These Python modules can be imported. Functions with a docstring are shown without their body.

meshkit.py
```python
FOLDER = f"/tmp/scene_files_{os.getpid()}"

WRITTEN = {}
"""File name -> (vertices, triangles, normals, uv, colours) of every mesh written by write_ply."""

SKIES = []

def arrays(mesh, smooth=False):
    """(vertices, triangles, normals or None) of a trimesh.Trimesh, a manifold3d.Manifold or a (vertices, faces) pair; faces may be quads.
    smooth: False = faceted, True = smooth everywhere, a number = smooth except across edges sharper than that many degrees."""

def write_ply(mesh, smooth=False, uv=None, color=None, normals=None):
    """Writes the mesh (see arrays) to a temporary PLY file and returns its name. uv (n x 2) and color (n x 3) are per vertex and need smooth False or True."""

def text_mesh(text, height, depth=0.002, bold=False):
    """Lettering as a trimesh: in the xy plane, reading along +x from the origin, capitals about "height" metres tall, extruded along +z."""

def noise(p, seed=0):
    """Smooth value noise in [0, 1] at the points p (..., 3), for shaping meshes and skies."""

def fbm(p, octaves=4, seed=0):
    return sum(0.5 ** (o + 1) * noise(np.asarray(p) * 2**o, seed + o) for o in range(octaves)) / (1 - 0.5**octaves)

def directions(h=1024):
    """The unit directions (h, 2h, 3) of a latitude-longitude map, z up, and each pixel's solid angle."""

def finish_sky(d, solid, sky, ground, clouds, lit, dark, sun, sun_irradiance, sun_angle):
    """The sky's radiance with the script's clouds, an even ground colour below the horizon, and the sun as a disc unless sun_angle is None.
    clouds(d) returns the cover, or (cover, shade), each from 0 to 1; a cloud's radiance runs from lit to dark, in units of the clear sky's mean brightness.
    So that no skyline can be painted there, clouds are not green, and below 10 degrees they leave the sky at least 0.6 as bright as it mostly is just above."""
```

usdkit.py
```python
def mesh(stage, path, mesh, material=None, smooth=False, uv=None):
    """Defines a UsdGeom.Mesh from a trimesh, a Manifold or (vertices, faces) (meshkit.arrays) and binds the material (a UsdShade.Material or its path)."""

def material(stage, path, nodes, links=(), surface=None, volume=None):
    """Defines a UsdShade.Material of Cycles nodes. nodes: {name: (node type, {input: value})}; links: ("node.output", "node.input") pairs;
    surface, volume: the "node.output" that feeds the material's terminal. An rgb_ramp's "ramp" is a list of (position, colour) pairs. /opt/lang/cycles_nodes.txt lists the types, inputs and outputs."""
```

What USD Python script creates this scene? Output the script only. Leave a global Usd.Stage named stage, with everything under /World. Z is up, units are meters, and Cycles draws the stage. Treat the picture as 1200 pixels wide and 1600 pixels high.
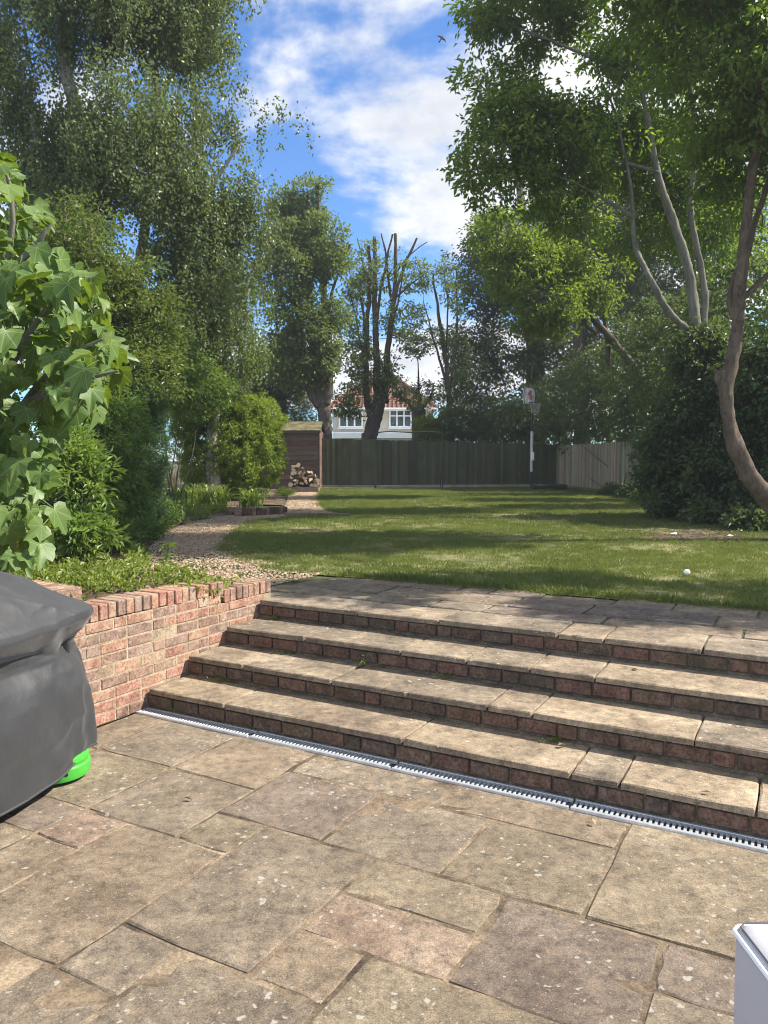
import math, random
import numpy as np, trimesh, usdkit, meshkit
from shapely.geometry import Polygon, Point, box as sbox
from shapely import contains_xy
from pxr import Usd, UsdGeom, UsdLux, UsdShade, Sdf, Gf, Vt

stage = Usd.Stage.CreateInMemory()
UsdGeom.SetStageUpAxis(stage, UsdGeom.Tokens.z)
UsdGeom.SetStageMetersPerUnit(stage, 1.0)
WORLD = UsdGeom.Xform.Define(stage, '/World')
stage.SetDefaultPrim(WORLD.GetPrim())
UsdGeom.Scope.Define(stage, '/World/Looks')

# ------------------------------------------------------------------ camera, sky, sun
EYE = 1.7
PITCH = math.atan(80 / 1200)
FPX = 1200.0
cam = UsdGeom.Camera.Define(stage, '/World/camera')
cam.AddTranslateOp().Set(Gf.Vec3d(0, 0, EYE))
cam.AddRotateXOp().Set(90 - math.degrees(PITCH))
cam.CreateHorizontalApertureAttr(24.0)
cam.CreateVerticalApertureAttr(32.0)
cam.CreateFocalLengthAttr(24.0)
cam.CreateClippingRangeAttr(Gf.Vec2f(0.05, 3000))
cam.CreateExposureAttr(1.12)

SUN_AZ, SUN_EL = math.radians(87), math.radians(47)      # from +y towards +x
SKY = dict(strength=0.09)
dome = UsdLux.DomeLight.Define(stage, '/World/sky')
dome.GetPrim().SetCustomDataByKey('kind', 'structure')
dome.GetPrim().SetCustomDataByKey('label', 'blue summer sky with broken white cloud')
sky_mat = usdkit.material(stage, '/World/Looks/sky_clouds', {
    'sky': ('sky_texture', {'sky_type': 'single_scattering', 'sun_disc': False, 'sun_elevation': SUN_EL, 'sun_rotation': SUN_AZ, 'altitude': 0.0, 'air_density': 1.0, 'aerosol_density': 0.10, 'ozone_density': 3.0}),
    'tc': ('texture_coordinate', {}),
    'sep': ('separate_xyz', {}),
    'zz': ('math', {'math_type': 'add', 'value2': 0.22}),
    'px': ('math', {'math_type': 'divide'}), 'py': ('math', {'math_type': 'divide'}),
    'cmb': ('combine_xyz', {'z': 0.0}),
    'map': ('mapping', {'mapping_type': 'point', 'location': (8.9, 3.3, 2.3), 'scale': (1.0, 0.8, 1.0)}),
    'n1': ('noise_texture', {'scale': 1.55, 'detail': 9.0, 'roughness': 0.57, 'distortion': 0.15}),
    'n2': ('noise_texture', {'scale': 4.2, 'detail': 6.0, 'roughness': 0.6}),
    'cov': ('map_range', {'range_type': 'smoothstep', 'from_min': 0.455, 'from_max': 0.56, 'to_min': 0.0, 'to_max': 0.95, 'clamp': True}),
    'shade': ('rgb_ramp', {'ramp': [(0.34, (4.2, 4.35, 4.6)), (0.60, (6.0, 6.0, 6.0))]}),
    'deep': ('mix', {'mix_type': 'multiply', 'fac': 1.0, 'color2': (0.58, 0.85, 1.14)}),
    'mix': ('mix', {'mix_type': 'mix'}),
    'bg': ('background_shader', {'strength': SKY['strength']}),
}, [('tc.generated', 'sep.vector'), ('sep.z', 'zz.value1'), ('sep.x', 'px.value1'), ('zz.value', 'px.value2'), ('sep.y', 'py.value1'), ('zz.value', 'py.value2'),
    ('px.value', 'cmb.x'), ('py.value', 'cmb.y'), ('cmb.vector', 'map.vector'), ('map.vector', 'n1.vector'), ('map.vector', 'n2.vector'),
    ('n1.fac', 'cov.value'), ('n2.fac', 'shade.fac'), ('cov.result', 'mix.fac'), ('sky.color', 'deep.color1'), ('deep.color', 'mix.color1'), ('shade.color', 'mix.color2'),
    ('mix.color', 'bg.color')], surface='bg.background')
UsdShade.MaterialBindingAPI.Apply(dome.GetPrim()).Bind(sky_mat)

sun = UsdLux.DistantLight.Define(stage, '/World/sun')
sun.CreateIntensityAttr(1.22)
sun.CreateNormalizeAttr(True)
sun.CreateAngleAttr(0.53)
sun.CreateColorAttr(Gf.Vec3f(1.0, 0.94, 0.84))
sun.AddRotateZOp().Set(-math.degrees(SUN_AZ))
sun.AddRotateXOp().Set(-(90 - math.degrees(SUN_EL)))

# ------------------------------------------------------------------ frames of reference
def ray(px, py):
    x, z = (px - 600) / FPX, -(py - 800) / FPX
    return np.array([x, math.cos(PITCH) + z * math.sin(PITCH), -math.sin(PITCH) + z * math.cos(PITCH)])
def at(px, py, z=0.0):
    d = ray(px, py); return np.array([0, 0, EYE]) + d * (z - EYE) / d[2]
def atd(px, py, Y):
    d = ray(px, py); return np.array([0, 0, EYE]) + d * Y / d[1]
G = 0.56                                    # level of the lawn above the patio
O = np.array([-1.678, 5.087, 0.0])          # corner of patio, wall and steps
DU, DV, DZ = np.array([0.8742, -0.4855, 0.0]), np.array([0.4855, 0.8742, 0.0]), np.array([0, 0, 1.0])
UVZ = np.stack([DU, DV, DZ])
def W(p):                                   # (u along the steps, v up the steps, z) -> world
    return O + np.asarray(p, float) @ UVZ
def uv_of(P):
    q = np.asarray(P, float) - O
    return q @ DU, q @ DV

# ------------------------------------------------------------------ scene helpers
COUNT = {}
def numbered(parent, name):
    k = COUNT.get((parent, name), 0); COUNT[(parent, name)] = k + 1
    return f'{parent}/{name}' if k == 0 else f'{parent}/{name}_{k:03d}'
LOC = {}
def tag(prim, label=None, cat=None, group=None, kind=None):
    for k, v in (('label', label), ('category', cat), ('group', group), ('kind', kind)):
        if v: prim.SetCustomDataByKey(k, v)
def thing(name, label, cat, loc=(0, 0, 0), group=None, kind=None):
    path = numbered('/World', name)
    x = UsdGeom.Xform.Define(stage, path); x.AddTranslateOp().Set(Gf.Vec3d(*map(float, loc)))
    LOC[path] = np.array(loc, float)
    tag(x.GetPrim(), label, cat, group, kind)
    return path
def part(parent, name, mesh, mat, smooth=False, label=None, kind=None, uv=None):
    v, f = (mesh.vertices, mesh.faces) if isinstance(mesh, trimesh.Trimesh) else mesh
    path = numbered(parent, name)
    root = '/'.join(parent.split('/')[:3])
    p = usdkit.mesh(stage, path, (np.asarray(v, float) - LOC[root], np.asarray(f)), mat, smooth, uv)
    tag(p.GetPrim(), label, kind=kind)
    return path
def solo(name, mesh, mat, label, cat=None, smooth=False, group=None, kind=None):
    v, f = (mesh.vertices, mesh.faces) if isinstance(mesh, trimesh.Trimesh) else mesh
    v = np.asarray(v, float)
    path = numbered('/World', name)
    loc = np.array([v[:, 0].mean(), v[:, 1].mean(), v[:, 2].min()])
    p = usdkit.mesh(stage, path, (v - loc, np.asarray(f)), mat, smooth)
    p.AddTranslateOp().Set(Gf.Vec3d(*map(float, loc)))
    tag(p.GetPrim(), label, cat, group, kind)
    return path
def cat_mesh(ms):
    vs, fs, n = [], [], 0
    for v, f in ms:
        vs.append(np.asarray(v, float)); fs.append(np.asarray(f) + n); n += len(v)
    return np.vstack(vs), np.vstack(fs)

_c = np.array([[sx, sy, sz, k] for sx in (-1, 1) for sy in (-1, 1) for sz in (-1, 1) for k in range(3)], float)
def _cham(h, c):
    s, k = _c[:, :3], _c[:, 3].astype(int)
    off = np.full((24, 3), 0.0); off[np.arange(24), k] = 0
    full = s * np.asarray(h)
    inset = s * c
    m = np.ones((24, 3)); m[np.arange(24), k] = 0
    return full - inset * m
_hull = trimesh.Trimesh(_cham((1, 1, 1), 0.2), process=False).convex_hull
_canon = _cham((1, 1, 1), 0.2)
_map = np.array([np.argmin(np.abs(_canon - v).sum(1)) for v in _hull.vertices])
CH_F = _map[_hull.faces]
def cbox(c, h, ch=0.004):                   # chamfered box, centre and half sizes
    return _cham(h, min(ch, 0.45 * min(h))) + np.asarray(c), CH_F
BOX_F = np.array([[0, 1, 3], [0, 3, 2], [4, 6, 7], [4, 7, 5], [0, 4, 5], [0, 5, 1], [2, 3, 7], [2, 7, 6], [0, 2, 6], [0, 6, 4], [1, 5, 7], [1, 7, 3]])
def bbox(c, h):
    s = np.array([[a, b, d] for a in (-1, 1) for b in (-1, 1) for d in (-1, 1)], float)
    return s * np.asarray(h) + np.asarray(c), BOX_F
def to_world(m):
    return W(m[0]), m[1]
def oriented(m, origin, ax):                # local box -> world frame with axes ax
    return np.asarray(origin) + m[0] @ np.asarray(ax), m[1]
def spline(P, R, n):
    P, R = np.asarray(P, float), np.asarray(R, float)
    if len(P) == 2:
        t = np.linspace(0, 1, n)[:, None]; return P[0] * (1 - t) + P[1] * t, R[0] * (1 - t[:, 0]) + R[1] * t[:, 0]
    from scipy.interpolate import CubicSpline
    s = np.r_[0, np.cumsum(np.linalg.norm(np.diff(P, axis=0), axis=1))]
    t = np.linspace(0, s[-1], n)
    return CubicSpline(s, P)(t), np.interp(t, s, R)
def tube(P, R, sides=6, cap=True):
    P, R = np.asarray(P, float), np.broadcast_to(np.asarray(R, float), len(P))
    T = np.gradient(P, axis=0); T /= np.linalg.norm(T, axis=1, keepdims=True) + 1e-12
    a = np.array([0, 0, 1.0]) if abs(T[0, 2]) < 0.9 else np.array([1.0, 0, 0])
    N = np.zeros_like(P); n = np.cross(T[0], a)
    for i_ in range(len(P)):
        n = n - T[i_] * (n @ T[i_]); n = n / (np.linalg.norm(n) + 1e-12); N[i_] = n
    B = np.cross(T, N)
    th = np.linspace(0, 2 * np.pi, sides, endpoint=False)
    V = (P[:, None] + R[:, None, None] * (np.cos(th)[None, :, None] * N[:, None] + np.sin(th)[None, :, None] * B[:, None])).reshape(-1, 3)
    i, j = np.meshgrid(np.arange(len(P) - 1), np.arange(sides), indexing='ij')
    a, b = i * sides + j, i * sides + (j + 1) % sides
    F = np.concatenate([np.stack([a, b + sides, b], -1).reshape(-1, 3), np.stack([a, a + sides, b + sides], -1).reshape(-1, 3)])
    if cap:
        k = len(V); V = np.vstack([V, P[0], P[-1]]); e = (len(P) - 1) * sides
        j = np.arange(sides)
        F = np.vstack([F, np.stack([np.full(sides, k), j, (j + 1) % sides], 1), np.stack([np.full(sides, k + 1), e + (j + 1) % sides, e + j], 1)])
    return V, F
def sheet(poly, z, step=None, bump=0.0, seed=0, scale=0.8):
    if step:
        x0, y0, x1, y1 = poly.bounds
        xs, ys = np.arange(x0, x1 + step, step), np.arange(y0, y1 + step, step)
        X, Y = np.meshgrid(xs, ys)
        inside = contains_xy(poly.buffer(-0.15 * step), X, Y)
        bd = []
        ring = poly.exterior
        for s in np.arange(0, ring.length, step): q = ring.interpolate(s); bd.append((q.x, q.y))
        pts = np.vstack([np.c_[X[inside], Y[inside]], np.array(bd)])
        from scipy.spatial import Delaunay
        t = Delaunay(pts).simplices
        c = pts[t].mean(1)
        t = t[contains_xy(poly, c[:, 0], c[:, 1])]
        zz = z + bump * (meshkit.fbm(np.c_[pts * scale, np.zeros(len(pts))], 3, seed) - 0.5)
        v = np.c_[pts, zz]
    else:
        v2, t = trimesh.creation.triangulate_polygon(poly, engine='earcut')
        v = np.c_[v2, np.full(len(v2), z)]
    a, b, c = v[t[:, 0]], v[t[:, 1]], v[t[:, 2]]
    flip = np.cross(b - a, c - a)[:, 2] < 0
    t[flip] = t[flip][:, ::-1]
    return v, t

# ------------------------------------------------------------------ materials
def mat(name, nodes, links, surface='p.BSDF'):
    return usdkit.material(stage, '/World/Looks/' + name, nodes, links, surface=surface)
def plain(name, col, rough=0.6, metal=0.0, spec=0.4, noise=None, amount=0.25, bump=0.0, bscale=40):
    n = {'p': ('principled_bsdf', {'roughness': rough, 'metallic': metal, 'specular_ior_level': spec, 'base_color': col})}
    l = []
    if noise:
        n['g'] = ('geometry', {})
        n['n'] = ('noise_texture', {'scale': noise, 'detail': 5.0, 'roughness': 0.65})
        lo, hi = [c * (1 - amount) for c in col], [min(1, c * (1 + amount)) for c in col]
        n['r'] = ('rgb_ramp', {'ramp': [(0.3, lo), (0.7, hi)]})
        l += [('g.position', 'n.vector'), ('n.fac', 'r.fac'), ('r.color', 'p.base_color')]
    if bump:
        n.setdefault('g', ('geometry', {}))
        n['bn'] = ('noise_texture', {'scale': bscale, 'detail': 4.0, 'roughness': 0.6})
        n['b'] = ('bump', {'strength': 0.6, 'distance': bump})
        l += [('g.position', 'bn.vector'), ('bn.fac', 'b.height'), ('b.normal', 'p.normal')]
    return mat(name, n, l)
def leaf_mat(name, dark, light, accent=None, trans=0.35, rough=0.42, tint=(1.25, 1.15, 0.5), scale=0.9, spec=0.45, acc=0.82):
    ramp = [(0.0, dark), (0.55, light), (acc, light), (min(acc + 0.1, 1.0), accent or tuple(c * 1.2 for c in light))]
    return mat(name, {
        'g': ('geometry', {}),
        'n': ('noise_texture', {'scale': scale, 'detail': 2.0}),
        'a': ('math', {'math_type': 'multiply', 'value2': 0.55}),
        'b': ('math', {'math_type': 'multiply_add', 'value2': 0.75, 'value3': -0.02}),
        'add': ('math', {'math_type': 'add', 'use_clamp': True}),
        'r': ('rgb_ramp', {'ramp': ramp}),
        't': ('mix', {'mix_type': 'multiply', 'fac': 1.0, 'color2': tint}),
        'p': ('principled_bsdf', {'roughness': rough, 'specular_ior_level': spec}),
        'tr': ('translucent_bsdf', {}),
        'm': ('mix_closure', {'fac': trans}),
    }, [('g.position', 'n.vector'), ('n.fac', 'a.value1'), ('g.random_per_island', 'b.value1'), ('a.value', 'add.value1'), ('b.value', 'add.value2'),
        ('add.value', 'r.fac'), ('r.color', 'p.base_color'), ('r.color', 't.color1'), ('t.color', 'tr.color'), ('p.BSDF', 'm.closure1'), ('tr.BSDF', 'm.closure2')], surface='m.closure')
def stone_mat(name, a, b, c, lichen=0.34, spots=1.05):
    """weathered riven sandstone: mottled base, darker algae, sandy rubbed patches, cream lichen discs"""
    return mat(name, {
        'g': ('geometry', {}), 'oi': ('object_info', {}),
        'n1': ('noise_texture', {'scale': 3.2, 'detail': 6.0, 'roughness': 0.62, 'distortion': 0.4}),
        'n2': ('noise_texture', {'scale': 17.0, 'detail': 11.0, 'roughness': 0.82}),
        'n3': ('noise_texture', {'scale': 170.0, 'detail': 3.0, 'roughness': 0.7}),
        'r1': ('rgb_ramp', {'ramp': [(0.30, a), (0.50, b), (0.68, c)]}),
        'r2': ('rgb_ramp', {'ramp': [(0.36, (0.38, 0.37, 0.355)), (0.48, (0.86, 0.85, 0.83)), (0.64, (1.42, 1.36, 1.24))]}),
        'r3': ('rgb_ramp', {'ramp': [(0.34, (0.50, 0.49, 0.48)), (0.52, (1.0, 1.0, 1.0)), (0.66, (1.45, 1.42, 1.36))]}),
        'm1': ('mix', {'mix_type': 'multiply', 'fac': 0.9}), 'm2': ('mix', {'mix_type': 'multiply', 'fac': 0.75}),
        'hs': ('hsv', {'saturation': 1.0, 'fac': 1.0, 'hue': 0.5}),
        'hv': ('map_range', {'from_min': 0.0, 'from_max': 1.0, 'to_min': 0.90, 'to_max': 1.12}),
        'wob': ('noise_texture', {'scale': 32.0, 'detail': 2.0}),
        'wm': ('mix', {'mix_type': 'linear_light', 'fac': 0.022}),
        'v': ('voronoi_texture', {'scale': 30.0, 'randomness': 1.0}),
        'sz': ('separate_xyz', {}),
        'lt': ('math', {'math_type': 'multiply_add', 'value2': 0.60 * spots, 'value3': -0.24 * spots}),
        'pat': ('noise_texture', {'scale': 1.7, 'detail': 2.0}),
        'pm': ('map_range', {'from_min': 0.38, 'from_max': 0.58, 'to_min': 0.50, 'to_max': 1.15, 'clamp': True}),
        'lt2': ('math', {'math_type': 'multiply'}),
        'df': ('math', {'math_type': 'subtract'}),
        'ls': ('map_range', {'from_min': 0.0, 'from_max': 0.11, 'to_min': 0.0, 'to_max': 0.80, 'clamp': True}),
        'v2': ('voronoi_texture', {'scale': 75.0, 'randomness': 1.0}), 'sz2': ('separate_xyz', {}),
        'lt3': ('math', {'math_type': 'multiply_add', 'value2': 0.62, 'value3': -0.26}), 'df2': ('math', {'math_type': 'subtract'}),
        'ls2': ('map_range', {'from_min': 0.0, 'from_max': 0.12, 'to_min': 0.0, 'to_max': 0.55, 'clamp': True}), 'lc0': ('mix', {'mix_type': 'mix', 'color2': (lichen * 0.92, lichen * 0.84, lichen * 0.68)}),
        'lc': ('mix', {'mix_type': 'mix', 'color2': (lichen, lichen * 0.95, lichen * 0.82)}),
        'b1': ('bump', {'strength': 0.55, 'distance': 0.010}), 'b2': ('bump', {'strength': 0.55, 'distance': 0.003}),
        'p': ('principled_bsdf', {'roughness': 0.85, 'specular_ior_level': 0.25}),
    }, [('g.position', 'n1.vector'), ('g.position', 'n2.vector'), ('g.position', 'n3.vector'), ('n1.fac', 'r1.fac'), ('n2.fac', 'r2.fac'), ('n3.fac', 'r3.fac'),
        ('r1.color', 'm1.color1'), ('r2.color', 'm1.color2'), ('m1.color', 'm2.color1'), ('r3.color', 'm2.color2'),
        ('oi.random', 'hv.value'), ('hv.result', 'hs.value'), ('m2.color', 'hs.color'),
        ('g.position', 'wob.vector'), ('g.position', 'wm.color1'), ('wob.color', 'wm.color2'), ('wm.color', 'v.vector'),
        ('v.color', 'sz.vector'), ('sz.x', 'lt.value1'), ('g.position', 'pat.vector'), ('pat.fac', 'pm.value'), ('lt.value', 'lt2.value1'), ('pm.result', 'lt2.value2'),
        ('lt2.value', 'df.value1'), ('v.distance', 'df.value2'), ('df.value', 'ls.value'), ('ls.result', 'lc.fac'), ('hs.color', 'lc0.color1'), ('wm.color', 'v2.vector'), ('v2.color', 'sz2.vector'), ('sz2.y', 'lt3.value1'), ('lt3.value', 'df2.value1'), ('v2.distance', 'df2.value2'), ('df2.value', 'ls2.value'), ('ls2.result', 'lc0.fac'), ('lc0.color', 'lc.color1'),
        ('lc.color', 'p.base_color'), ('n2.fac', 'b1.height'), ('n3.fac', 'b2.height'), ('b1.normal', 'b2.normal'), ('b2.normal', 'p.normal')])
def brick_mat(name, a, b, c, moss=0.45, film=(0.36, 0.29, 0.21)):
    return mat(name, {
        'g': ('geometry', {}), 'oi': ('object_info', {}),
        'n1': ('noise_texture', {'scale': 14.0, 'detail': 5.0, 'roughness': 0.65}),
        'n2': ('noise_texture', {'scale': 60.0, 'detail': 4.0, 'roughness': 0.7}),
        'n4': ('noise_texture', {'scale': 5.5, 'detail': 5.0, 'roughness': 0.65}),
        'r1': ('rgb_ramp', {'ramp': [(0.30, a), (0.5, b), (0.66, c)]}),
        'r2': ('rgb_ramp', {'ramp': [(0.36, (0.42, 0.40, 0.39)), (0.5, (1, 1, 1)), (0.64, (1.4, 1.38, 1.32))]}),
        'm1': ('mix', {'mix_type': 'multiply', 'fac': 0.8}),
        'hs': ('hsv', {'saturation': 1.0, 'fac': 1.0, 'hue': 0.5}),
        'hv': ('map_range', {'from_min': 0.0, 'from_max': 1.0, 'to_min': 0.86, 'to_max': 1.14}),
        'mm': ('map_range', {'from_min': 0.52, 'from_max': 0.66, 'to_min': 0.0, 'to_max': moss, 'clamp': True}),
        'mo': ('mix', {'mix_type': 'mix', 'color2': film}),
        'b1': ('bump', {'strength': 0.6, 'distance': 0.004}),
        'p': ('principled_bsdf', {'roughness': 0.88, 'specular_ior_level': 0.2}),
    }, [('g.position', 'n1.vector'), ('g.position', 'n2.vector'), ('g.position', 'n4.vector'), ('n1.fac', 'r1.fac'), ('n2.fac', 'r2.fac'), ('r1.color', 'm1.color1'), ('r2.color', 'm1.color2'),
        ('oi.random', 'hv.value'), ('hv.result', 'hs.value'), ('m1.color', 'hs.color'), ('n4.fac', 'mm.value'), ('mm.result', 'mo.fac'), ('hs.color', 'mo.color1'), ('mo.color', 'p.base_color'),
        ('n2.fac', 'b1.height'), ('b1.normal', 'p.normal')])
def bark_mat(name, a, b, scale=9.0, stretch=0.18, bump=0.012):
    return mat(name, {
        'g': ('geometry', {}), 'mp': ('mapping', {'scale': (1, 1, stretch)}),
        'n': ('noise_texture', {'scale': scale, 'detail': 9.0, 'roughness': 0.76, 'distortion': 0.9}),
        'r': ('rgb_ramp', {'ramp': [(0.34, a), (0.64, b)]}), 'b': ('bump', {'strength': 0.9, 'distance': bump}),
        'p': ('principled_bsdf', {'roughness': 0.9, 'specular_ior_level': 0.2})},
        [('g.position', 'mp.vector'), ('mp.vector', 'n.vector'), ('n.fac', 'r.fac'), ('r.color', 'p.base_color'), ('n.fac', 'b.height'), ('b.normal', 'p.normal')])
def wood_mat(name, a, b, moss=(0.05, 0.06, 0.03), mossy=0.4, axis='z'):
    sc = {'z': (1, 1, 0.06), 'x': (0.06, 1, 1)}[axis]
    return mat(name, {
        'g': ('geometry', {}), 'oi': ('object_info', {}), 'mp': ('mapping', {'scale': sc}),
        'n': ('noise_texture', {'scale': 34.0, 'detail': 5.0, 'roughness': 0.65}),
        'n2': ('noise_texture', {'scale': 1.6, 'detail': 5.0, 'roughness': 0.6}),
        'r': ('rgb_ramp', {'ramp': [(0.3, a), (0.7, b)]}),
        'hs': ('hsv', {'saturation': 1.0, 'fac': 1.0, 'hue': 0.5}),
        'hv': ('map_range', {'from_min': 0.0, 'from_max': 1.0, 'to_min': 0.7, 'to_max': 1.3}),
        'mm': ('map_range', {'from_min': 0.40, 'from_max': 0.62, 'to_min': 0.0, 'to_max': mossy, 'clamp': True}),
        'mo': ('mix', {'mix_type': 'mix', 'color2': moss}),
        'b': ('bump', {'strength': 0.5, 'distance': 0.004}),
        'p': ('principled_bsdf', {'roughness': 0.85, 'specular_ior_level': 0.2})},
        [('g.position', 'mp.vector'), ('mp.vector', 'n.vector'), ('n.fac', 'r.fac'), ('r.color', 'hs.color'), ('oi.random', 'hv.value'), ('hv.result', 'hs.value'),
         ('g.position', 'n2.vector'), ('n2.fac', 'mm.value'), ('mm.result', 'mo.fac'), ('hs.color', 'mo.color1'), ('mo.color', 'p.base_color'), ('n.fac', 'b.height'), ('b.normal', 'p.normal')])
def ground_mat(name, cols, s1, s2, rough=0.95, bump=0.02, at_=(0.35, 0.5, 0.65)):
    return mat(name, {
        'g': ('geometry', {}), 'n1': ('noise_texture', {'scale': s1, 'detail': 6.0, 'roughness': 0.6}), 'n2': ('noise_texture', {'scale': s2, 'detail': 5.0, 'roughness': 0.7}),
        'r1': ('rgb_ramp', {'ramp': list(zip(at_, cols))}),
        'r2': ('rgb_ramp', {'ramp': [(0.32, (0.45, 0.45, 0.45)), (0.66, (1.35, 1.33, 1.3))]}),
        'm': ('mix', {'mix_type': 'multiply', 'fac': 0.85}), 'b': ('bump', {'strength': 0.8, 'distance': bump}),
        'p': ('principled_bsdf', {'roughness': rough, 'specular_ior_level': 0.15})},
        [('g.position', 'n1.vector'), ('g.position', 'n2.vector'), ('n1.fac', 'r1.fac'), ('n2.fac', 'r2.fac'), ('r1.color', 'm.color1'), ('r2.color', 'm.color2'), ('m.color', 'p.base_color'),
         ('n2.fac', 'b.height'), ('b.normal', 'p.normal')])

M = {}
M['stone'] = [stone_mat('sandstone_tan', (0.142, 0.11, 0.08), (0.2, 0.157, 0.114), (0.268, 0.216, 0.158)),
              stone_mat('sandstone_grey', (0.13, 0.106, 0.081), (0.183, 0.149, 0.113), (0.248, 0.205, 0.156)),
              stone_mat('sandstone_purple', (0.118, 0.092, 0.076), (0.165, 0.13, 0.105), (0.222, 0.18, 0.144)),
              stone_mat('sandstone_pink', (0.15, 0.108, 0.083), (0.203, 0.151, 0.116), (0.262, 0.206, 0.156)),
              stone_mat('sandstone_olive', (0.132, 0.107, 0.077), (0.188, 0.152, 0.109), (0.256, 0.21, 0.152))]
M['tread'] = [stone_mat('tread_sand', (0.165, 0.13, 0.094), (0.275, 0.218, 0.154), (0.37, 0.305, 0.22), lichen=0.45, spots=0.75),
              stone_mat('tread_grey', (0.118, 0.097, 0.075), (0.21, 0.171, 0.128), (0.315, 0.26, 0.194), lichen=0.45, spots=0.9),
              stone_mat('tread_umber', (0.13, 0.101, 0.076), (0.235, 0.186, 0.136), (0.34, 0.278, 0.204), lichen=0.45, spots=0.7)]
M['joint'] = ground_mat('sandy_joint', [(0.06, 0.046, 0.034), (0.17, 0.128, 0.088), (0.30, 0.235, 0.16)], 3.5, 80, bump=0.006)
M['mortar'] = ground_mat('mortar', [(0.25, 0.195, 0.130), (0.36, 0.285, 0.195), (0.43, 0.355, 0.25)], 9, 70, bump=0.004)
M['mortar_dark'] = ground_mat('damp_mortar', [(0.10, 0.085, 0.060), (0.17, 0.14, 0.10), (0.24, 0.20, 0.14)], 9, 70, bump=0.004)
M['brick'] = [brick_mat('brick_red', (0.22, 0.11, 0.078), (0.31, 0.16, 0.115), (0.4, 0.245, 0.18)),
              brick_mat('brick_orange', (0.23, 0.128, 0.085), (0.32, 0.185, 0.125), (0.41, 0.27, 0.195)),
              brick_mat('brick_plum', (0.17, 0.112, 0.088), (0.25, 0.165, 0.13), (0.34, 0.24, 0.19)),
              brick_mat('brick_buff', (0.22, 0.15, 0.1), (0.31, 0.215, 0.148), (0.4, 0.3, 0.215)),
              brick_mat('brick_sooty', (0.14, 0.09, 0.068), (0.23, 0.145, 0.108), (0.34, 0.23, 0.17))]
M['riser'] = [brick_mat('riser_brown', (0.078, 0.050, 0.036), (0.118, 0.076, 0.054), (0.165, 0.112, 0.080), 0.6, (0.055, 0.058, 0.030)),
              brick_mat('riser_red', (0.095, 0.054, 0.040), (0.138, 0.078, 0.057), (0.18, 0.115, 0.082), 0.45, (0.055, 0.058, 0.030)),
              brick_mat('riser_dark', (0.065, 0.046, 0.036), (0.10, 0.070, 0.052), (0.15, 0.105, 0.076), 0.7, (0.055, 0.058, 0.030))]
M['galv'] = plain('galvanised_steel', (0.62, 0.65, 0.68), 0.38, 0.6, 0.5, noise=30, amount=0.12)
M['channel'] = plain('channel_shadow', (0.10, 0.10, 0.10), 0.9)
M['soil'] = ground_mat('bed_soil', [(0.060, 0.042, 0.028), (0.110, 0.080, 0.054), (0.20, 0.15, 0.10)], 2.2, 34, bump=0.03)
M['terrain'] = ground_mat('rough_ground', [(0.05, 0.06, 0.025), (0.07, 0.08, 0.035), (0.11, 0.10, 0.055)], 0.6, 12)
M['lawn'] = ground_mat('lawn_turf', [(0.095, 0.105, 0.042), (0.155, 0.155, 0.066), (0.280, 0.245, 0.140)], 0.75, 26, bump=0.02, at_=(0.36, 0.52, 0.70))
M['gravel'] = ground_mat('gravel_base', [(0.22, 0.165, 0.115), (0.35, 0.27, 0.195), (0.45, 0.36, 0.27)], 1.3, 70, bump=0.02)
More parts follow.
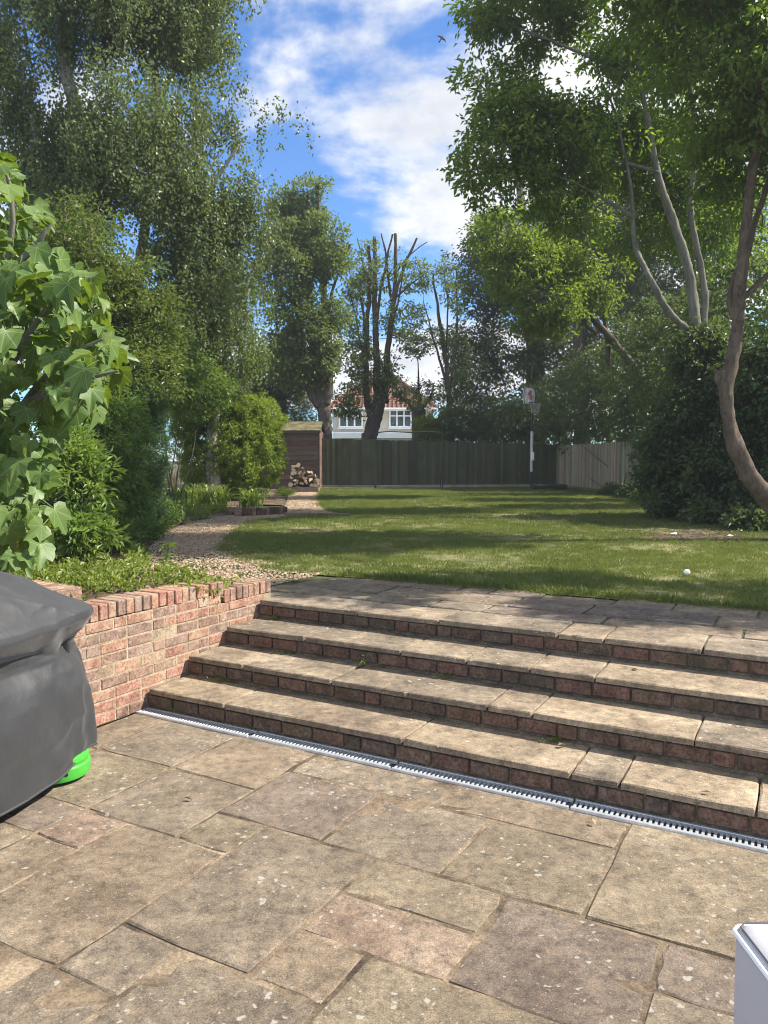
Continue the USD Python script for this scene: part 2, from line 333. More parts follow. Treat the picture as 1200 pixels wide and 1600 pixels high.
M['pebble'] = mat('pebble', {'oi': ('object_info', {}), 'g': ('geometry', {}), 'r': ('rgb_ramp', {'ramp': [(0.0, (0.16, 0.108, 0.064)), (0.35, (0.31, 0.220, 0.140)), (0.7, (0.40, 0.300, 0.200)), (1.0, (0.50, 0.41, 0.30))]}),
                             'p': ('principled_bsdf', {'roughness': 0.8, 'specular_ior_level': 0.3})}, [('oi.random', 'r.fac'), ('r.color', 'p.base_color')])
M['grass'] = leaf_mat('grass_blade', (0.128, 0.172, 0.046), (0.240, 0.290, 0.086), (0.48, 0.44, 0.23), trans=0.42, rough=0.5, scale=0.55, acc=0.86)
M['bark_pale'] = bark_mat('birch_bark', (0.16, 0.14, 0.12), (0.55, 0.50, 0.45), 7.0, 0.5, 0.006)
M['bark_grey'] = bark_mat('grey_bark', (0.090, 0.088, 0.070), (0.225, 0.215, 0.175), 8.0, 0.25, 0.008)
M['bark_brown'] = bark_mat('brown_bark', (0.055, 0.040, 0.029), (0.165, 0.122, 0.090), 11.0, 0.4, 0.03)
M['bark_dark'] = bark_mat('dark_bark', (0.045, 0.036, 0.028), (0.135, 0.110, 0.085), 9.0, 0.18, 0.014)
M['cover'] = mat('grey_cover_cloth', {'g': ('geometry', {}), 'n': ('noise_texture', {'scale': 5.0, 'detail': 4.0}), 'w': ('noise_texture', {'scale': 900.0, 'detail': 2.0}),
                 'n2': ('noise_texture', {'scale': 11.0, 'detail': 5.0, 'roughness': 0.55, 'distortion': 1.2}),
                 'r': ('rgb_ramp', {'ramp': [(0.3, (0.021, 0.0215, 0.023)), (0.7, (0.031, 0.0315, 0.033))]}), 'b': ('bump', {'strength': 0.28, 'distance': 0.012}), 'b2': ('bump', {'strength': 0.2, 'distance': 0.001}),
                 'p': ('principled_bsdf', {'roughness': 0.55, 'specular_ior_level': 0.45, 'sheen_weight': 0.15})},
                 [('g.position', 'n.vector'), ('n.fac', 'r.fac'), ('r.color', 'p.base_color'), ('g.position', 'n2.vector'), ('n2.fac', 'b.height'), ('g.position', 'w.vector'), ('w.fac', 'b2.height'), ('b.normal', 'b2.normal'), ('b2.normal', 'p.normal')])
M['cover_white'] = mat('pale_cover_cloth', {'g': ('geometry', {}), 'n2': ('noise_texture', {'scale': 6.0, 'detail': 4.0, 'distortion': 0.8}), 'b': ('bump', {'strength': 0.35, 'distance': 0.012}),
                 'p': ('principled_bsdf', {'roughness': 0.55, 'specular_ior_level': 0.4, 'base_color': (0.43, 0.42, 0.44)})},
                 [('g.position', 'n2.vector'), ('n2.fac', 'b.height'), ('b.normal', 'p.normal')])
M['seam'] = plain('dark_seam', (0.10, 0.10, 0.11), 0.7)
M['white_seam'] = plain('white_piping', (0.74, 0.73, 0.74), 0.5)
M['lime'] = plain('lime_plastic', (0.055, 0.36, 0.038), 0.4, 0, 0.5, noise=6, amount=0.1)
M['black'] = plain('black_plastic', (0.022, 0.024, 0.028), 0.5)
M['rubber'] = plain('dark_hole', (0.008, 0.008, 0.008), 0.9)
M['white_paint'] = plain('white_paint', (0.78, 0.78, 0.76), 0.45, noise=2, amount=0.06)
M['render'] = plain('cream_render', (0.52, 0.47, 0.38), 0.9, noise=1.2, amount=0.08, bump=0.004)
M['glass'] = mat('window_glass', {'fr': ('fresnel', {'IOR': 1.5}), 't': ('transparent_bsdf', {'color': (0.82, 0.86, 0.86)}), 'gl': ('glossy_bsdf', {'roughness': 0.02, 'color': (0.9, 0.95, 1.0)}), 'm': ('mix_closure', {})},
                 [('fr.fac', 'm.fac'), ('t.BSDF', 'm.closure1'), ('gl.BSDF', 'm.closure2')], surface='m.closure')
M['curtain'] = plain('net_curtain', (0.42, 0.46, 0.46), 0.9, noise=9, amount=0.25)
M['metal_dark'] = plain('dark_metal', (0.035, 0.036, 0.036), 0.45, 0.3)
M['board'] = plain('hoop_board', (0.55, 0.52, 0.54), 0.45)
M['red'] = plain('faded_red', (0.42, 0.13, 0.11), 0.6)
M['net'] = plain('net_cord', (0.36, 0.37, 0.35), 0.9)
M['fence'] = [wood_mat('fence_green', (0.056, 0.066, 0.038), (0.100, 0.112, 0.066)), wood_mat('fence_olive', (0.064, 0.066, 0.040), (0.110, 0.110, 0.068)), wood_mat('fence_umber', (0.058, 0.052, 0.040), (0.096, 0.086, 0.064))]
M['fence_right'] = [wood_mat('fence_pale_green', (0.185, 0.172, 0.105), (0.29, 0.265, 0.17), (0.17, 0.185, 0.10), 0.5), wood_mat('fence_pale_brown', (0.22, 0.16, 0.11), (0.34, 0.255, 0.18), (0.17, 0.17, 0.11), 0.4), wood_mat('fence_pink_brown', (0.25, 0.17, 0.135), (0.35, 0.26, 0.21), (0.2, 0.18, 0.12), 0.15)]
M['shed'] = wood_mat('shed_board', (0.120, 0.070, 0.052), (0.200, 0.125, 0.095), (0.06, 0.05, 0.04), 0.35, 'x')
M['shed_dark'] = plain('shed_trim', (0.05, 0.038, 0.03), 0.8)
M['moss_roof'] = ground_mat('mossy_roof', [(0.07, 0.065, 0.035), (0.13, 0.115, 0.060), (0.20, 0.165, 0.10)], 3, 25)
M['concrete'] = ground_mat('pale_concrete', [(0.26, 0.24, 0.20), (0.34, 0.31, 0.26), (0.40, 0.37, 0.31)], 2, 30, bump=0.004)
M['timber'] = wood_mat('weathered_timber', (0.10, 0.080, 0.058), (0.19, 0.150, 0.105), (0.07, 0.06, 0.04), 0.3, 'x')
M['log_bark'] = bark_mat('log_bark', (0.06, 0.042, 0.030), (0.17, 0.125, 0.09), 16, 1.0, 0.01)
M['log_end'] = plain('cut_wood', (0.46, 0.35, 0.23), 0.85, noise=14, amount=0.3)
M['dry'] = plain('dry_twig', (0.20, 0.145, 0.10), 0.9, noise=9, amount=0.4)
def tile_mat():
    return mat('red_roof_tiles', {'g': ('geometry', {}), 'n': ('noise_texture', {'scale': 2.2, 'detail': 6.0, 'roughness': 0.7}), 'n2': ('noise_texture', {'scale': 0.6, 'detail': 4.0}),
               'r': ('rgb_ramp', {'ramp': [(0.3, (0.13, 0.068, 0.052)), (0.5, (0.21, 0.105, 0.078)), (0.7, (0.29, 0.165, 0.125))]}), 'p': ('principled_bsdf', {'roughness': 0.85, 'specular_ior_level': 0.2})},
               [('g.position', 'n.vector'), ('n.fac', 'r.fac'), ('r.color', 'p.base_color')])
M['tiles'] = tile_mat()
L_ = {}
L_['birch'] = leaf_mat('birch_leaf', (0.091, 0.134, 0.053), (0.183, 0.244, 0.099), trans=0.45, scale=0.7)
L_['birch_light'] = leaf_mat('pale_birch_leaf', (0.090, 0.140, 0.043), (0.175, 0.244, 0.077), trans=0.48, scale=0.8)
L_['photinia'] = leaf_mat('bronze_tinted_leaf', (0.088, 0.135, 0.035), (0.175, 0.237, 0.062), (0.300, 0.188, 0.069), trans=0.48, scale=1.2, acc=0.88)
L_['pollard'] = leaf_mat('lime_tree_leaf', (0.097, 0.148, 0.045), (0.201, 0.277, 0.087), trans=0.52, scale=0.6)
L_['conifer'] = leaf_mat('conifer_needle', (0.038, 0.069, 0.029), (0.081, 0.125, 0.056), trans=0.2, scale=0.8)
L_['yew'] = leaf_mat('yew_needle', (0.051, 0.101, 0.041), (0.113, 0.187, 0.078), trans=0.25, scale=2.0)
L_['hedge'] = leaf_mat('privet_leaf', (0.121, 0.193, 0.026), (0.248, 0.330, 0.044), (0.396, 0.407, 0.061), trans=0.42, scale=1.3, acc=0.72, tint=(1.4, 1.25, 0.4))
L_['plum'] = leaf_mat('plum_leaf', (0.097, 0.162, 0.038), (0.203, 0.300, 0.068), trans=0.58, scale=0.6, tint=(1.5, 1.45, 0.5))
L_['maple'] = leaf_mat('maple_leaf', (0.105, 0.171, 0.029), (0.215, 0.303, 0.055), (0.343, 0.409, 0.066), trans=0.55, scale=0.6, tint=(1.4, 1.3, 0.4))
L_['dark'] = leaf_mat('shade_leaf', (0.057, 0.098, 0.040), (0.139, 0.199, 0.074), trans=0.50, scale=0.6)
L_['ivy'] = leaf_mat('ivy_leaf', (0.037, 0.077, 0.027), (0.094, 0.156, 0.054), trans=0.38, scale=1.1)
L_['pieris'] = leaf_mat('pieris_leaf', (0.110, 0.198, 0.044), (0.275, 0.374, 0.088), (0.44, 0.15, 0.055), trans=0.42, scale=3.0, acc=0.58)
L_['shrub'] = leaf_mat('shrub_leaf', (0.084, 0.157, 0.036), (0.182, 0.273, 0.064), trans=0.46, scale=2.2)
L_['strap'] = leaf_mat('strap_leaf', (0.132, 0.198, 0.040), (0.264, 0.341, 0.088), (0.462, 0.440, 0.165), trans=0.42, scale=2.5)
L_['weed'] = leaf_mat('weed_leaf', (0.131, 0.194, 0.035), (0.281, 0.344, 0.075), (0.475, 0.388, 0.150), trans=0.42, scale=2.5, acc=0.8)
L_['fig'] = mat('fig_leaf', {
    'g': ('geometry', {}), 'oi': ('object_info', {}), 'n': ('noise_texture', {'scale': 9.0, 'detail': 3.0}),
    'ad': ('math', {'math_type': 'multiply_add', 'value2': 0.5}), 'hf': ('math', {'math_type': 'multiply', 'value2': 0.6}),
    'r': ('rgb_ramp', {'ramp': [(0.0, (0.050, 0.105, 0.022)), (0.5, (0.095, 0.168, 0.036)), (1.0, (0.155, 0.225, 0.054))]}),
    't': ('mix', {'mix_type': 'multiply', 'fac': 1.0, 'color2': (1.5, 1.35, 0.35)}),
    'tc': ('texture_coordinate', {}), 'sx': ('separate_xyz', {}), 'an': ('math', {'math_type': 'arctan2'}), 'a4': ('math', {'math_type': 'multiply', 'value2': 4.2}), 'sn': ('math', {'math_type': 'sine'}), 'ab': ('math', {'math_type': 'absolute'}),
    'ln': ('vector_math', {'math_type': 'length'}), 'ds': ('math', {'math_type': 'multiply'}), 'vf': ('map_range', {'from_min': 0.02, 'from_max': 0.085, 'to_min': 0.75, 'to_max': 0.0, 'clamp': True}), 'vc': ('mix', {'mix_type': 'mix', 'color2': (0.24, 0.31, 0.12)}),
    'nb': ('noise_texture', {'scale': 60.0, 'detail': 3.0}), 'b': ('bump', {'strength': 0.35, 'distance': 0.003}),
    'p': ('principled_bsdf', {'roughness': 0.45, 'specular_ior_level': 0.35}), 'tr': ('translucent_bsdf', {}), 'm': ('mix_closure', {'fac': 0.34})},
    [('g.position', 'n.vector'), ('oi.random', 'hf.value1'), ('n.fac', 'ad.value1'), ('hf.value', 'ad.value3'), ('ad.value', 'r.fac'), ('tc.UV', 'sx.vector'), ('sx.y', 'an.value1'), ('sx.x', 'an.value2'), ('an.value', 'a4.value1'), ('a4.value', 'sn.value1'), ('sn.value', 'ab.value1'), ('tc.UV', 'ln.vector1'), ('ln.value', 'ds.value1'), ('ab.value', 'ds.value2'), ('ds.value', 'vf.value'), ('vf.result', 'vc.fac'), ('r.color', 'vc.color1'), ('vc.color', 'p.base_color'), ('vc.color', 't.color1'), ('t.color', 'tr.color'),
     ('g.position', 'nb.vector'), ('nb.fac', 'b.height'), ('b.normal', 'p.normal'), ('p.BSDF', 'm.closure1'), ('tr.BSDF', 'm.closure2')], surface='m.closure')

# ------------------------------------------------------------------ the ground
patio_rect = Polygon([W(p)[:2] for p in ((-3.2, -9, 0), (9.2, -9, 0), (9.2, 1.45, 0), (-0.02, 1.45, 0), (-0.02, -0.32, 0), (-3.2, -0.32, 0))])
big = Polygon([(-900, -900), (900, -900), (900, 1500), (-900, 1500)])
gv, gf = [], []
tm = trimesh.creation.extrude_polygon(big.difference(patio_rect.buffer(-0.004)), 0.8, engine='earcut'); tm.apply_translation((0, 0, G - 0.01 - 0.8))
solo('ground', tm, M['terrain'], 'rough ground under the garden reaching to the horizon', kind='structure')

def A2(px, py): return tuple(at(px, py, G)[:2])
lawn_px = [(428, 893), (400, 884), (362, 872), (343, 858), (352, 842), (372, 824), (400, 813), (440, 809), (500, 806), (546, 808), (520, 800), (500, 792), (497, 768)]
fence_l, fence_r, fence_n = at(497, 762.5, G), at(868, 761, G), at(1010, 776, G)
lawn_poly = Polygon([A2(*p) for p in lawn_px] + [tuple(fence_l[:2] + (0.2, -0.45)), tuple(fence_r[:2] + (-0.2, -0.4)), tuple(fence_n[:2]), (13, 15), (13, 3), tuple(W((9.5, 2.92, 0))[:2]), tuple(W((0.1, 2.72, 0))[:2])]).buffer(0)
v, f = sheet(lawn_poly, G, 0.25, 0.03, 3, 0.7)
solo('lawn', (v, f), M['lawn'], 'patchy mown lawn between the terrace and the back fence', kind='structure', smooth=True)
path_px = [(215, 905), (248, 872), (258, 850), (280, 828), (300, 816), (340, 808), (372, 806), (442, 803), (447, 786), (452, 770), (497, 767)]
path_poly = Polygon([A2(*p) for p in path_px] + [A2(*p) for p in lawn_px[::-1]] + [tuple(W((-0.36, 2.70, 0))[:2]), tuple(W((-0.36, 1.35, 0))[:2])]).buffer(0)
v, f = sheet(path_poly, G - 0.004, 0.2, 0.03, 5, 0.9)
solo('gravel_path', (v, f), M['gravel'], 'curving tan gravel path between the lawn and the flower bed', kind='structure', smooth=True)
bed_poly = Polygon([tuple(W((-0.16, -0.3, 0))[:2]), tuple(W((-0.16, 1.5, 0))[:2])] + [A2(*p) for p in [(205, 908), (226, 872), (238, 850), (268, 828), (298, 816), (340, 808), (360, 806)]] + [A2(380, 791), A2(442, 790), A2(452, 769), (-4.6, 31), (-14, 31), (-14, 5)]).buffer(0)
v, f = sheet(bed_poly, G + 0.02, 0.3, 0.10, 8, 1.2)
solo('flower_bed', (v, f), M['soil'], 'raised bed of crumbly soil along the left side', kind='structure', smooth=True)

# ------------------------------------------------------------------ patio of random rectangular flagstones
GU, GV = 0.295, 0.287
def slab_mesh(u0, u1, v0, v1, z, th, rng, gap=0.006, amp=0.0042, nu=None):
    u0, u1, v0, v1 = u0 + gap, u1 - gap, v0 + gap, v1 - gap
    k = 4
    t = np.linspace(0, 1, k, endpoint=False)
    ring = np.concatenate([np.c_[u0 + (u1 - u0) * t, np.full(k, v0)], np.c_[np.full(k, u1), v0 + (v1 - v0) * t], np.c_[u1 - (u1 - u0) * t, np.full(k, v1)], np.c_[np.full(k, u0), v1 - (v1 - v0) * t]])
    c = np.array([(u0 + u1) / 2, (v0 + v1) / 2])
    ring = ring + rng.uniform(-amp, amp, ring.shape)
    ring[::k] += (c - ring[::k]) / np.linalg.norm(c - ring[::k], axis=1, keepdims=True) * rng.uniform(0.0, 0.010, (4, 1))
    inn = ring + (c - ring) / np.linalg.norm(c - ring, axis=1, keepdims=True) * rng.uniform(0.005, 0.012, (4 * k, 1))
    n = len(ring)
    tu, tv = rng.normal(0, 0.003, 2)
    def zz(q): return z + tu * (q[:, 0] - c[0]) + tv * (q[:, 1] - c[1])
    V = np.vstack([np.c_[ring, np.full(n, z - th)], np.c_[ring, zz(ring) - rng.uniform(0.003, 0.008, n)], np.c_[inn, zz(inn) + rng.normal(0, 0.0015, n)], [[c[0], c[1], z + 0.001]]])
    j = np.arange(n); jn = (j + 1) % n
    F = []
    for a in (0, n):
        F += [np.stack([a + j, a + jn, a + n + jn], 1), np.stack([a + j, a + n + jn, a + n + j], 1)]
    F.append(np.stack([2 * n + j, 2 * n + jn, np.full(n, 3 * n)], 1))
    return W(V), np.vstack(F)
rng = np.random.default_rng(11)
pyr = random.Random(5)
patio = thing('patio', 'sunlit patio of random rectangular sandstone flags', None, kind='structure')
pb = Polygon([(-3.2, -9), (9.2, -9), (9.2, 0.0), (-0.0, 0.0), (-0.0, -0.5), (-3.2, -0.5)])
v, f = sheet(pb, -0.0045, 0.30, 0.004, 2, 4); v = W(v)
part(patio, 'bedding', (v, f), M['joint'])
fixed = [(3, 5, -4, -2), (5, 7, -3, -1), (5, 6, -4, -3), (6, 8, -6, -3), (3, 4, -5, -4), (3, 4, -7, -5), (4, 6, -7, -4), (6, 7, -7, -6), (7, 9, -8, -6), (8, 9, -6, -5), (8, 10, -5, -4), (8, 10, -4, -3),
         (7, 9, -3, -1), (9, 11, -3, -1), (5, 8, -1, 0), (8, 11, -1, 0), (10, 12, -5, -3), (12, 13, -4, -3), (12, 14, -6, -4), (11, 14, -3, 0), (9, 12, -7, -5), (1, 3, -2, 0), (3, 5, -2, 0), (0, 1, -2, 0), (1, 3, -4, -2), (5, 7, -9, -7), (3, 5, -9, -7)]
tones = [1, 2, 4, 1, 3, 0, 0, 1, 1, 0, 3, 4, 1, 4, 1, 0, 2, 2, 1, 4, 4, 1, 0, 0, 4, 1, 1]
cells = {}
slabs = []
I0, I1, J0, J1 = -11, 30, -30, 0
for s, tn in zip(fixed, tones):
    slabs.append((*s, tn))
    for i in range(s[0], s[1]):
        for j in range(s[2], s[3]): cells[(i, j)] = 1
def is_patio(i, j): return I0 <= i < I1 and J0 <= j < J1 and not (i < 0 and j >= -2)
for j in range(J1 - 1, J0 - 1, -1):
    for i in range(I0, I1):
        if (i, j) in cells or not is_patio(i, j): continue
        opts = [(2, 2), (3, 2), (2, 3), (2, 1), (1, 2), (2, 2), (1, 1), (3, 2)]
        pyr.shuffle(opts)
        for a, b in opts + [(1, 1)]:
            cs = [(i + x, j - y) for x in range(a) for y in range(b)]
            if all(c not in cells and is_patio(*c) for c in cs): break
        for c in cs: cells[c] = 1
        slabs.append((i, i + a, j - b + 1, j + 1, pyr.choice([0, 0, 1, 1, 2, 3, 4, 4])))
for (i0, i1, j0, j1, tn) in slabs:
    cen = W(((i0 + i1) / 2 * GU, (j0 + j1) / 2 * GV, 0))
    if not (cen[1] > -2.2 and abs(cen[0]) < 5.5): continue
    part(patio, 'paving_slab', slab_mesh(i0 * GU, i1 * GU, j0 * GV, j1 * GV, rng.normal(0, 0.0020), 0.035, rng), M['stone'][tn])

# ------------------------------------------------------------------ the steps and the upper terrace
R = 0.14
NOSE = [0.10, 0.49, 0.90, 1.32]
UEND = 6.6
steps = thing('garden_steps', 'four wide shallow steps with brick risers and sandstone treads', 'steps', W((0, 0.1, 0)))
terrace = thing('upper_terrace', 'shaded sandstone terrace between the top step and the lawn', None, W((0, 1.4, G)), kind='structure')
TJ = [[0.68, 1.98, 2.93, 3.17, 3.77, 4.5], [0.51, 1.25, 2.33, 2.60, 3.46, 4.3], [0.75, 1.55, 2.02, 2.45, 2.85, 3.9], [0.95, 1.63, 2.50, 2.80, 3.39, 4.4]]
TT = [[0, 2, 0, 1, 0, 2, 0], [2, 1, 1, 2, 0, 1, 2], [1, 1, 2, 1, 2, 0, 1], [1, 2, 1, 0, 2, 1, 0]]
rng = np.random.default_rng(21)
core = []
for k in range(4):
    nv = NOSE[k]
    top = R * (k + 1)
    vb = (NOSE[k + 1] + 0.035) if k < 3 else 1.74
    core.append(bbox(((UEND) / 2, (nv + 0.012 + vb + 0.3) / 2, (top - 0.036 + R * k - 0.10) / 2), (UEND / 2 + 0.02, (vb + 0.3 - nv - 0.030) / 2, (top - 0.036 - (R * k - 0.10)) / 2)))
    js = [0.012] + TJ[k] + [5.3, 6.1, UEND]
    for a in range(len(js) - 1):
        m = slab_mesh(js[a], js[a + 1], nv, vb, top + rng.normal(0, 0.0015), 0.034, rng, gap=0.004, amp=0.0028)
        part(steps, 'tread_slab', m, M['tread'][TT[k][a] if a < 7 else a % 3])
    # bricks of the riser, a stretcher course
    u = 0.014 - (0.09 if k % 2 else 0.0)
    while u < UEND:
        w = 0.215 if rng.random() > 0.12 else 0.105
        lo = max(u, 0.014)
        if u + w - lo > 0.03:
            z0, z1 = R * k + 0.022 + rng.normal(0, 0.0012), R * (k + 1) - 0.042
            m = cbox(((lo + u + w) / 2, nv + 0.006 + 0.05 + rng.normal(0, 0.0018), (z0 + z1) / 2), ((u + w - lo) / 2, 0.05, (z1 - z0) / 2), 0.005)
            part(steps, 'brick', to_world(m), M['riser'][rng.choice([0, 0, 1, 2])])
        u += w + 0.011
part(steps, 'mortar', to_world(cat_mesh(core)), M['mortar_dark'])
# terrace slabs behind the nosing row
v, f = sheet(Polygon([(-0.35, 1.60), (9.5, 1.60), (9.5, 3.02), (-0.35, 2.78)]), G - 0.016, 0.4, 0.006, 4, 4)
part(terrace, 'bedding', (W(v), f), M['joint'])
rows = [(1.75, 2.05), (2.05, 2.50), (2.50, 2.86)]
for r_, (a, b) in enumerate(rows):
    u = -0.32 + 0.1 * r_
    while u < 7.0:
        w = rng.choice([0.3, 0.45, 0.6, 0.9, 0.6])
        part(terrace, 'paving_slab', slab_mesh(u, u + w, a, b + (0.02 * (u > 3) if r_ == 2 else 0), G + rng.normal(0, 0.003), 0.035, rng, gap=0.008), M['stone'][rng.choice([0, 1, 1, 2, 4])])
        u += w
for a, b, w in ((1.20, 1.47, 0.3), (1.47, 1.75, 0.3)):
    part(terrace, 'paving_slab', slab_mesh(-0.31, -0.005 - 0.0, a, b, G - 0.004, 0.035, rng, gap=0.008), M['stone'][1])

# ------------------------------------------------------------------ drain channel
drain = thing('drain_channel', 'galvanised slotted drain channel along the foot of the steps', 'drain', W((0, 0.05, 0)))
part(drain, 'channel_bed', to_world(bbox((3.2, 0.058, -0.02), (3.26, 0.052, 0.009))), M['channel'])
sec = 0.985
for s in range(7):
    a, b = -0.03 + s * (sec + 0.012), -0.03 + s * (sec + 0.012) + sec
    zt = 0.006 + (0.002 if s % 2 else 0)
    fr = [cbox(((a + b) / 2, 0.009, zt - 0.006), (sec / 2, 0.009, 0.010), 0.002), cbox(((a + b) / 2, 0.103, zt - 0.006), (sec / 2, 0.009, 0.010), 0.002)]
    g = part(drain, 'grate_frame', to_world(cat_mesh(fr)), M['galv'])
    bars = [cbox((a + 0.012 + q * 0.0255, 0.056, zt - 0.0045), (0.0068, 0.038, 0.0075), 0.002) for q in range(38)]
    part(g, 'grate_bars', to_world(cat_mesh(bars)), M['galv'], kind='stuff')

# ------------------------------------------------------------------ the retaining wall
rng = np.random.default_rng(31)
wall = thing('retaining_wall', 'low red brick retaining wall with soldier coping left of the steps', 'wall', W((0, 0.3, 0)))
CH = 0.0755
def pick():
    return M['brick'][rng.choice(5, p=[0.30, 0.24, 0.20, 0.13, 0.13])]
wm = [bbox((-0.1125, -0.5 + (0.875 + 0.5) / 2, 0.34), (0.1075, (0.875 + 0.5) / 2, 0.337)), bbox((-0.1125, (0.875 + 1.50) / 2, 0.30), (0.1075, (1.50 - 0.875) / 2, 0.296)),
      bbox((-1.7, -0.3875, 0.34), (1.58, 0.1045, 0.337))]
part(wall, 'mortar', to_world(cat_mesh(wm)), M['mortar'])
for c in range(9):
    z0 = 0.006 + c * CH
    vv = -0.5 + (0.0 if c % 2 else -0.1125)
    q = 0
    while vv < 1.40:
        w = 0.1025 if rng.random() < 0.16 else 0.215
        a, b = max(vv, -0.5), min(vv + w, 1.46)
        lim = 0.872 if c == 8 else 1.46
        b = min(b, lim)
        if b - a > 0.04:
            m = cbox((-0.056 + rng.normal(0, 0.0016), (a + b) / 2, z0 + 0.0325), (0.0545, (b - a) / 2, 0.0325), 0.004)
            if not (b > NOSE[0] + 0.1 and z0 + 0.065 < R * (1 + sum(b > n + 0.3 for n in NOSE[1:])) - 0.09):
                part(wall, 'brick', to_world(m), pick())
        vv += w + 0.0105
    uu = -0.12
    while uu > -1.6:                        # the leg that turns left behind the covered grill
        m = cbox((uu - 0.1075, -0.445 + rng.normal(0, 0.0015), z0 + 0.0325), (0.1075, 0.0545, 0.0325), 0.006)
        part(wall, 'brick', to_world(m), pick()); uu -= 0.2255
vv = -0.5
while vv < 1.47:
    low = vv > 0.845
    zc = (0.6045 if low else 0.681) + rng.normal(0, 0.003) - (0.012 * (vv - 0.85) if low else 0.02 * max(0, vv - 0.2))
    m = cbox((-0.1125 + rng.normal(0, 0.003), vv + 0.0325, zc + 0.051), (0.1085, 0.0325, 0.0505), 0.0045)
    part(wall, 'coping_brick', to_world(m), pick()); vv += 0.0745
uu = -0.24
while uu > -1.6:
    part(wall, 'coping_brick', to_world(cbox((uu - 0.0325, -0.3875, 0.734), (0.0325, 0.1085, 0.0505), 0.007)), pick()); uu -= 0.0745
wall2 = thing('planter_wall', 'short raised brick-on-edge wall end behind the covered grill', 'wall', W((-0.70, 0.0, G)))
part(wall2, 'mortar', to_world(bbox((-1.72, 0.06, 0.59), (1.0, 0.10, 0.105))), M['mortar'])
uu = -0.70
while uu > -2.4:
    part(wall2, 'coping_brick', to_world(cbox((uu - 0.0325, 0.06, 0.735 + rng.normal(0, 0.004)), (0.0325, 0.1085, 0.0515), 0.006)), pick()); uu -= 0.0745
uu = -0.70
while uu > -2.4:
    part(wall2, 'brick', to_world(cbox((uu - 0.1075, 0.06, 0.644), (0.1075, 0.1085, 0.033), 0.006)), pick()); uu -= 0.2255

# ------------------------------------------------------------------ plants: generators
def rand_dirs(n, rng):
    d = rng.normal(size=(n, 3)); return d / np.linalg.norm(d, axis=1, keepdims=True)
def leaves(C, D, N, length, width, fold=0.25, rng=None, droop=0.0):
    """one folded rhombus per leaf: base C, direction D, face normal about N"""
    n = len(C)
    S = np.cross(D, N); S /= np.linalg.norm(S, axis=1, keepdims=True) + 1e-9
    U = np.cross(S, D)
    L = (length * rng.uniform(0.5, 1.35, n))[:, None]; Wd = (width * rng.uniform(0.75, 1.2, n))[:, None]
    tip = C + D * L - U * (L * droop)
    mid = C + D * L * 0.45
    a, b = mid + S * Wd * 0.5 + U * Wd * fold, mid - S * Wd * 0.5 + U * Wd * fold
    V = np.stack([C, a, tip, b], 1).reshape(-1, 3)
    k = np.arange(n)[:, None] * 4
    F = np.concatenate([k + [0, 1, 2], k + [0, 2, 3]])
    return V, F
def puff(centers, out, n_each, radius, leaf, width, rng, up=0.6, droop=0.2, flat=0.65, hang=0.25):
    m = len(centers) * n_each
    C = np.repeat(centers, n_each, 0)
    O_ = np.repeat(out, n_each, 0)
    off = rand_dirs(m, rng) * (rng.random(m) ** 0.5)[:, None] * (radius * np.repeat(rng.uniform(0.6, 1.35, len(centers)), n_each))[:, None]
    off[:, 2] *= flat
    D = off / (np.linalg.norm(off, axis=1, keepdims=True) + 1e-9) * 0.7 + O_ * 0.4 + rand_dirs(m, rng) * 0.6
    D[:, 2] -= hang
    D /= np.linalg.norm(D, axis=1, keepdims=True)
    N = rand_dirs(m, rng) * 0.75 + np.array([0, 0, up]) + O_ * 0.3
    return leaves(C + off, D, N, leaf, width, 0.22, rng, droop)
def blob(px, py, Y, rpx, rpy, rY):
    c = atd(px, py, Y); s = np.linalg.norm(c - (0, 0, EYE)) / FPX
    return (*c, rpx * s, rY, rpy * s)
def shade_blob(x, y, h, rx, ry, rz):         # a mass of foliage h metres above the terrace whose shadow falls at x, y
    k = h / math.tan(SUN_EL)
    return (x + k * math.sin(SUN_AZ), y + k * math.cos(SUN_AZ), G + h, rx, ry, rz)
def fill(blobs, n, rng, shell=0.55, gate=0.0, gscale=0.7, seed=0):
    """n cluster centres in a union of ellipsoids, weighted by surface, with noise gaps"""
    B = np.array(blobs, float)
    vol = (B[:, 3] * B[:, 4] * B[:, 5]) ** (2 / 3)
    out, dirs, got = [], [], 0
    while got < n:
        k = rng.choice(len(B), size=n * 2, p=vol / vol.sum())
        d = rand_dirs(n * 2, rng)
        r = shell + (1 - shell) * rng.random(n * 2)
        r = np.where(rng.random(n * 2) < 0.25, rng.random(n * 2) ** 0.5, r)
        lump = 0.60 + 0.80 * meshkit.noise(B[k, :3] * 3.1 + d * 2.3, seed + 3)
        P = B[k, :3] + d * (r * lump)[:, None] * B[k, 3:]
        keep = np.ones(len(P), bool)
        if gate > 0: keep &= meshkit.fbm(P * gscale, 2, seed) > gate
        keep &= P[:, 2] > G + 0.05
        out.append(P[keep]); dirs.append(d[keep]); got += keep.sum()
    return np.vstack(out)[:n], np.vstack(dirs)[:n]
def limb(pts):
    """[(px, py, Y, radius in metres), ...] -> world spline with radii"""
    P = [atd(a, b, c) for a, b, c, _ in pts]; R_ = [q[3] for q in pts]
    return spline(P, R_, max(6, 5 * len(pts)))
def wobble(P, amp, seed):
    k = meshkit.noise(np.c_[P * 1.3, ][:, :3], seed) - 0.5
    k2 = meshkit.noise(P * 1.3 + 17.3, seed + 1) - 0.5
    Q = P.copy(); Q[:, 0] += amp * k; Q[:, 1] += amp * k2; return Q
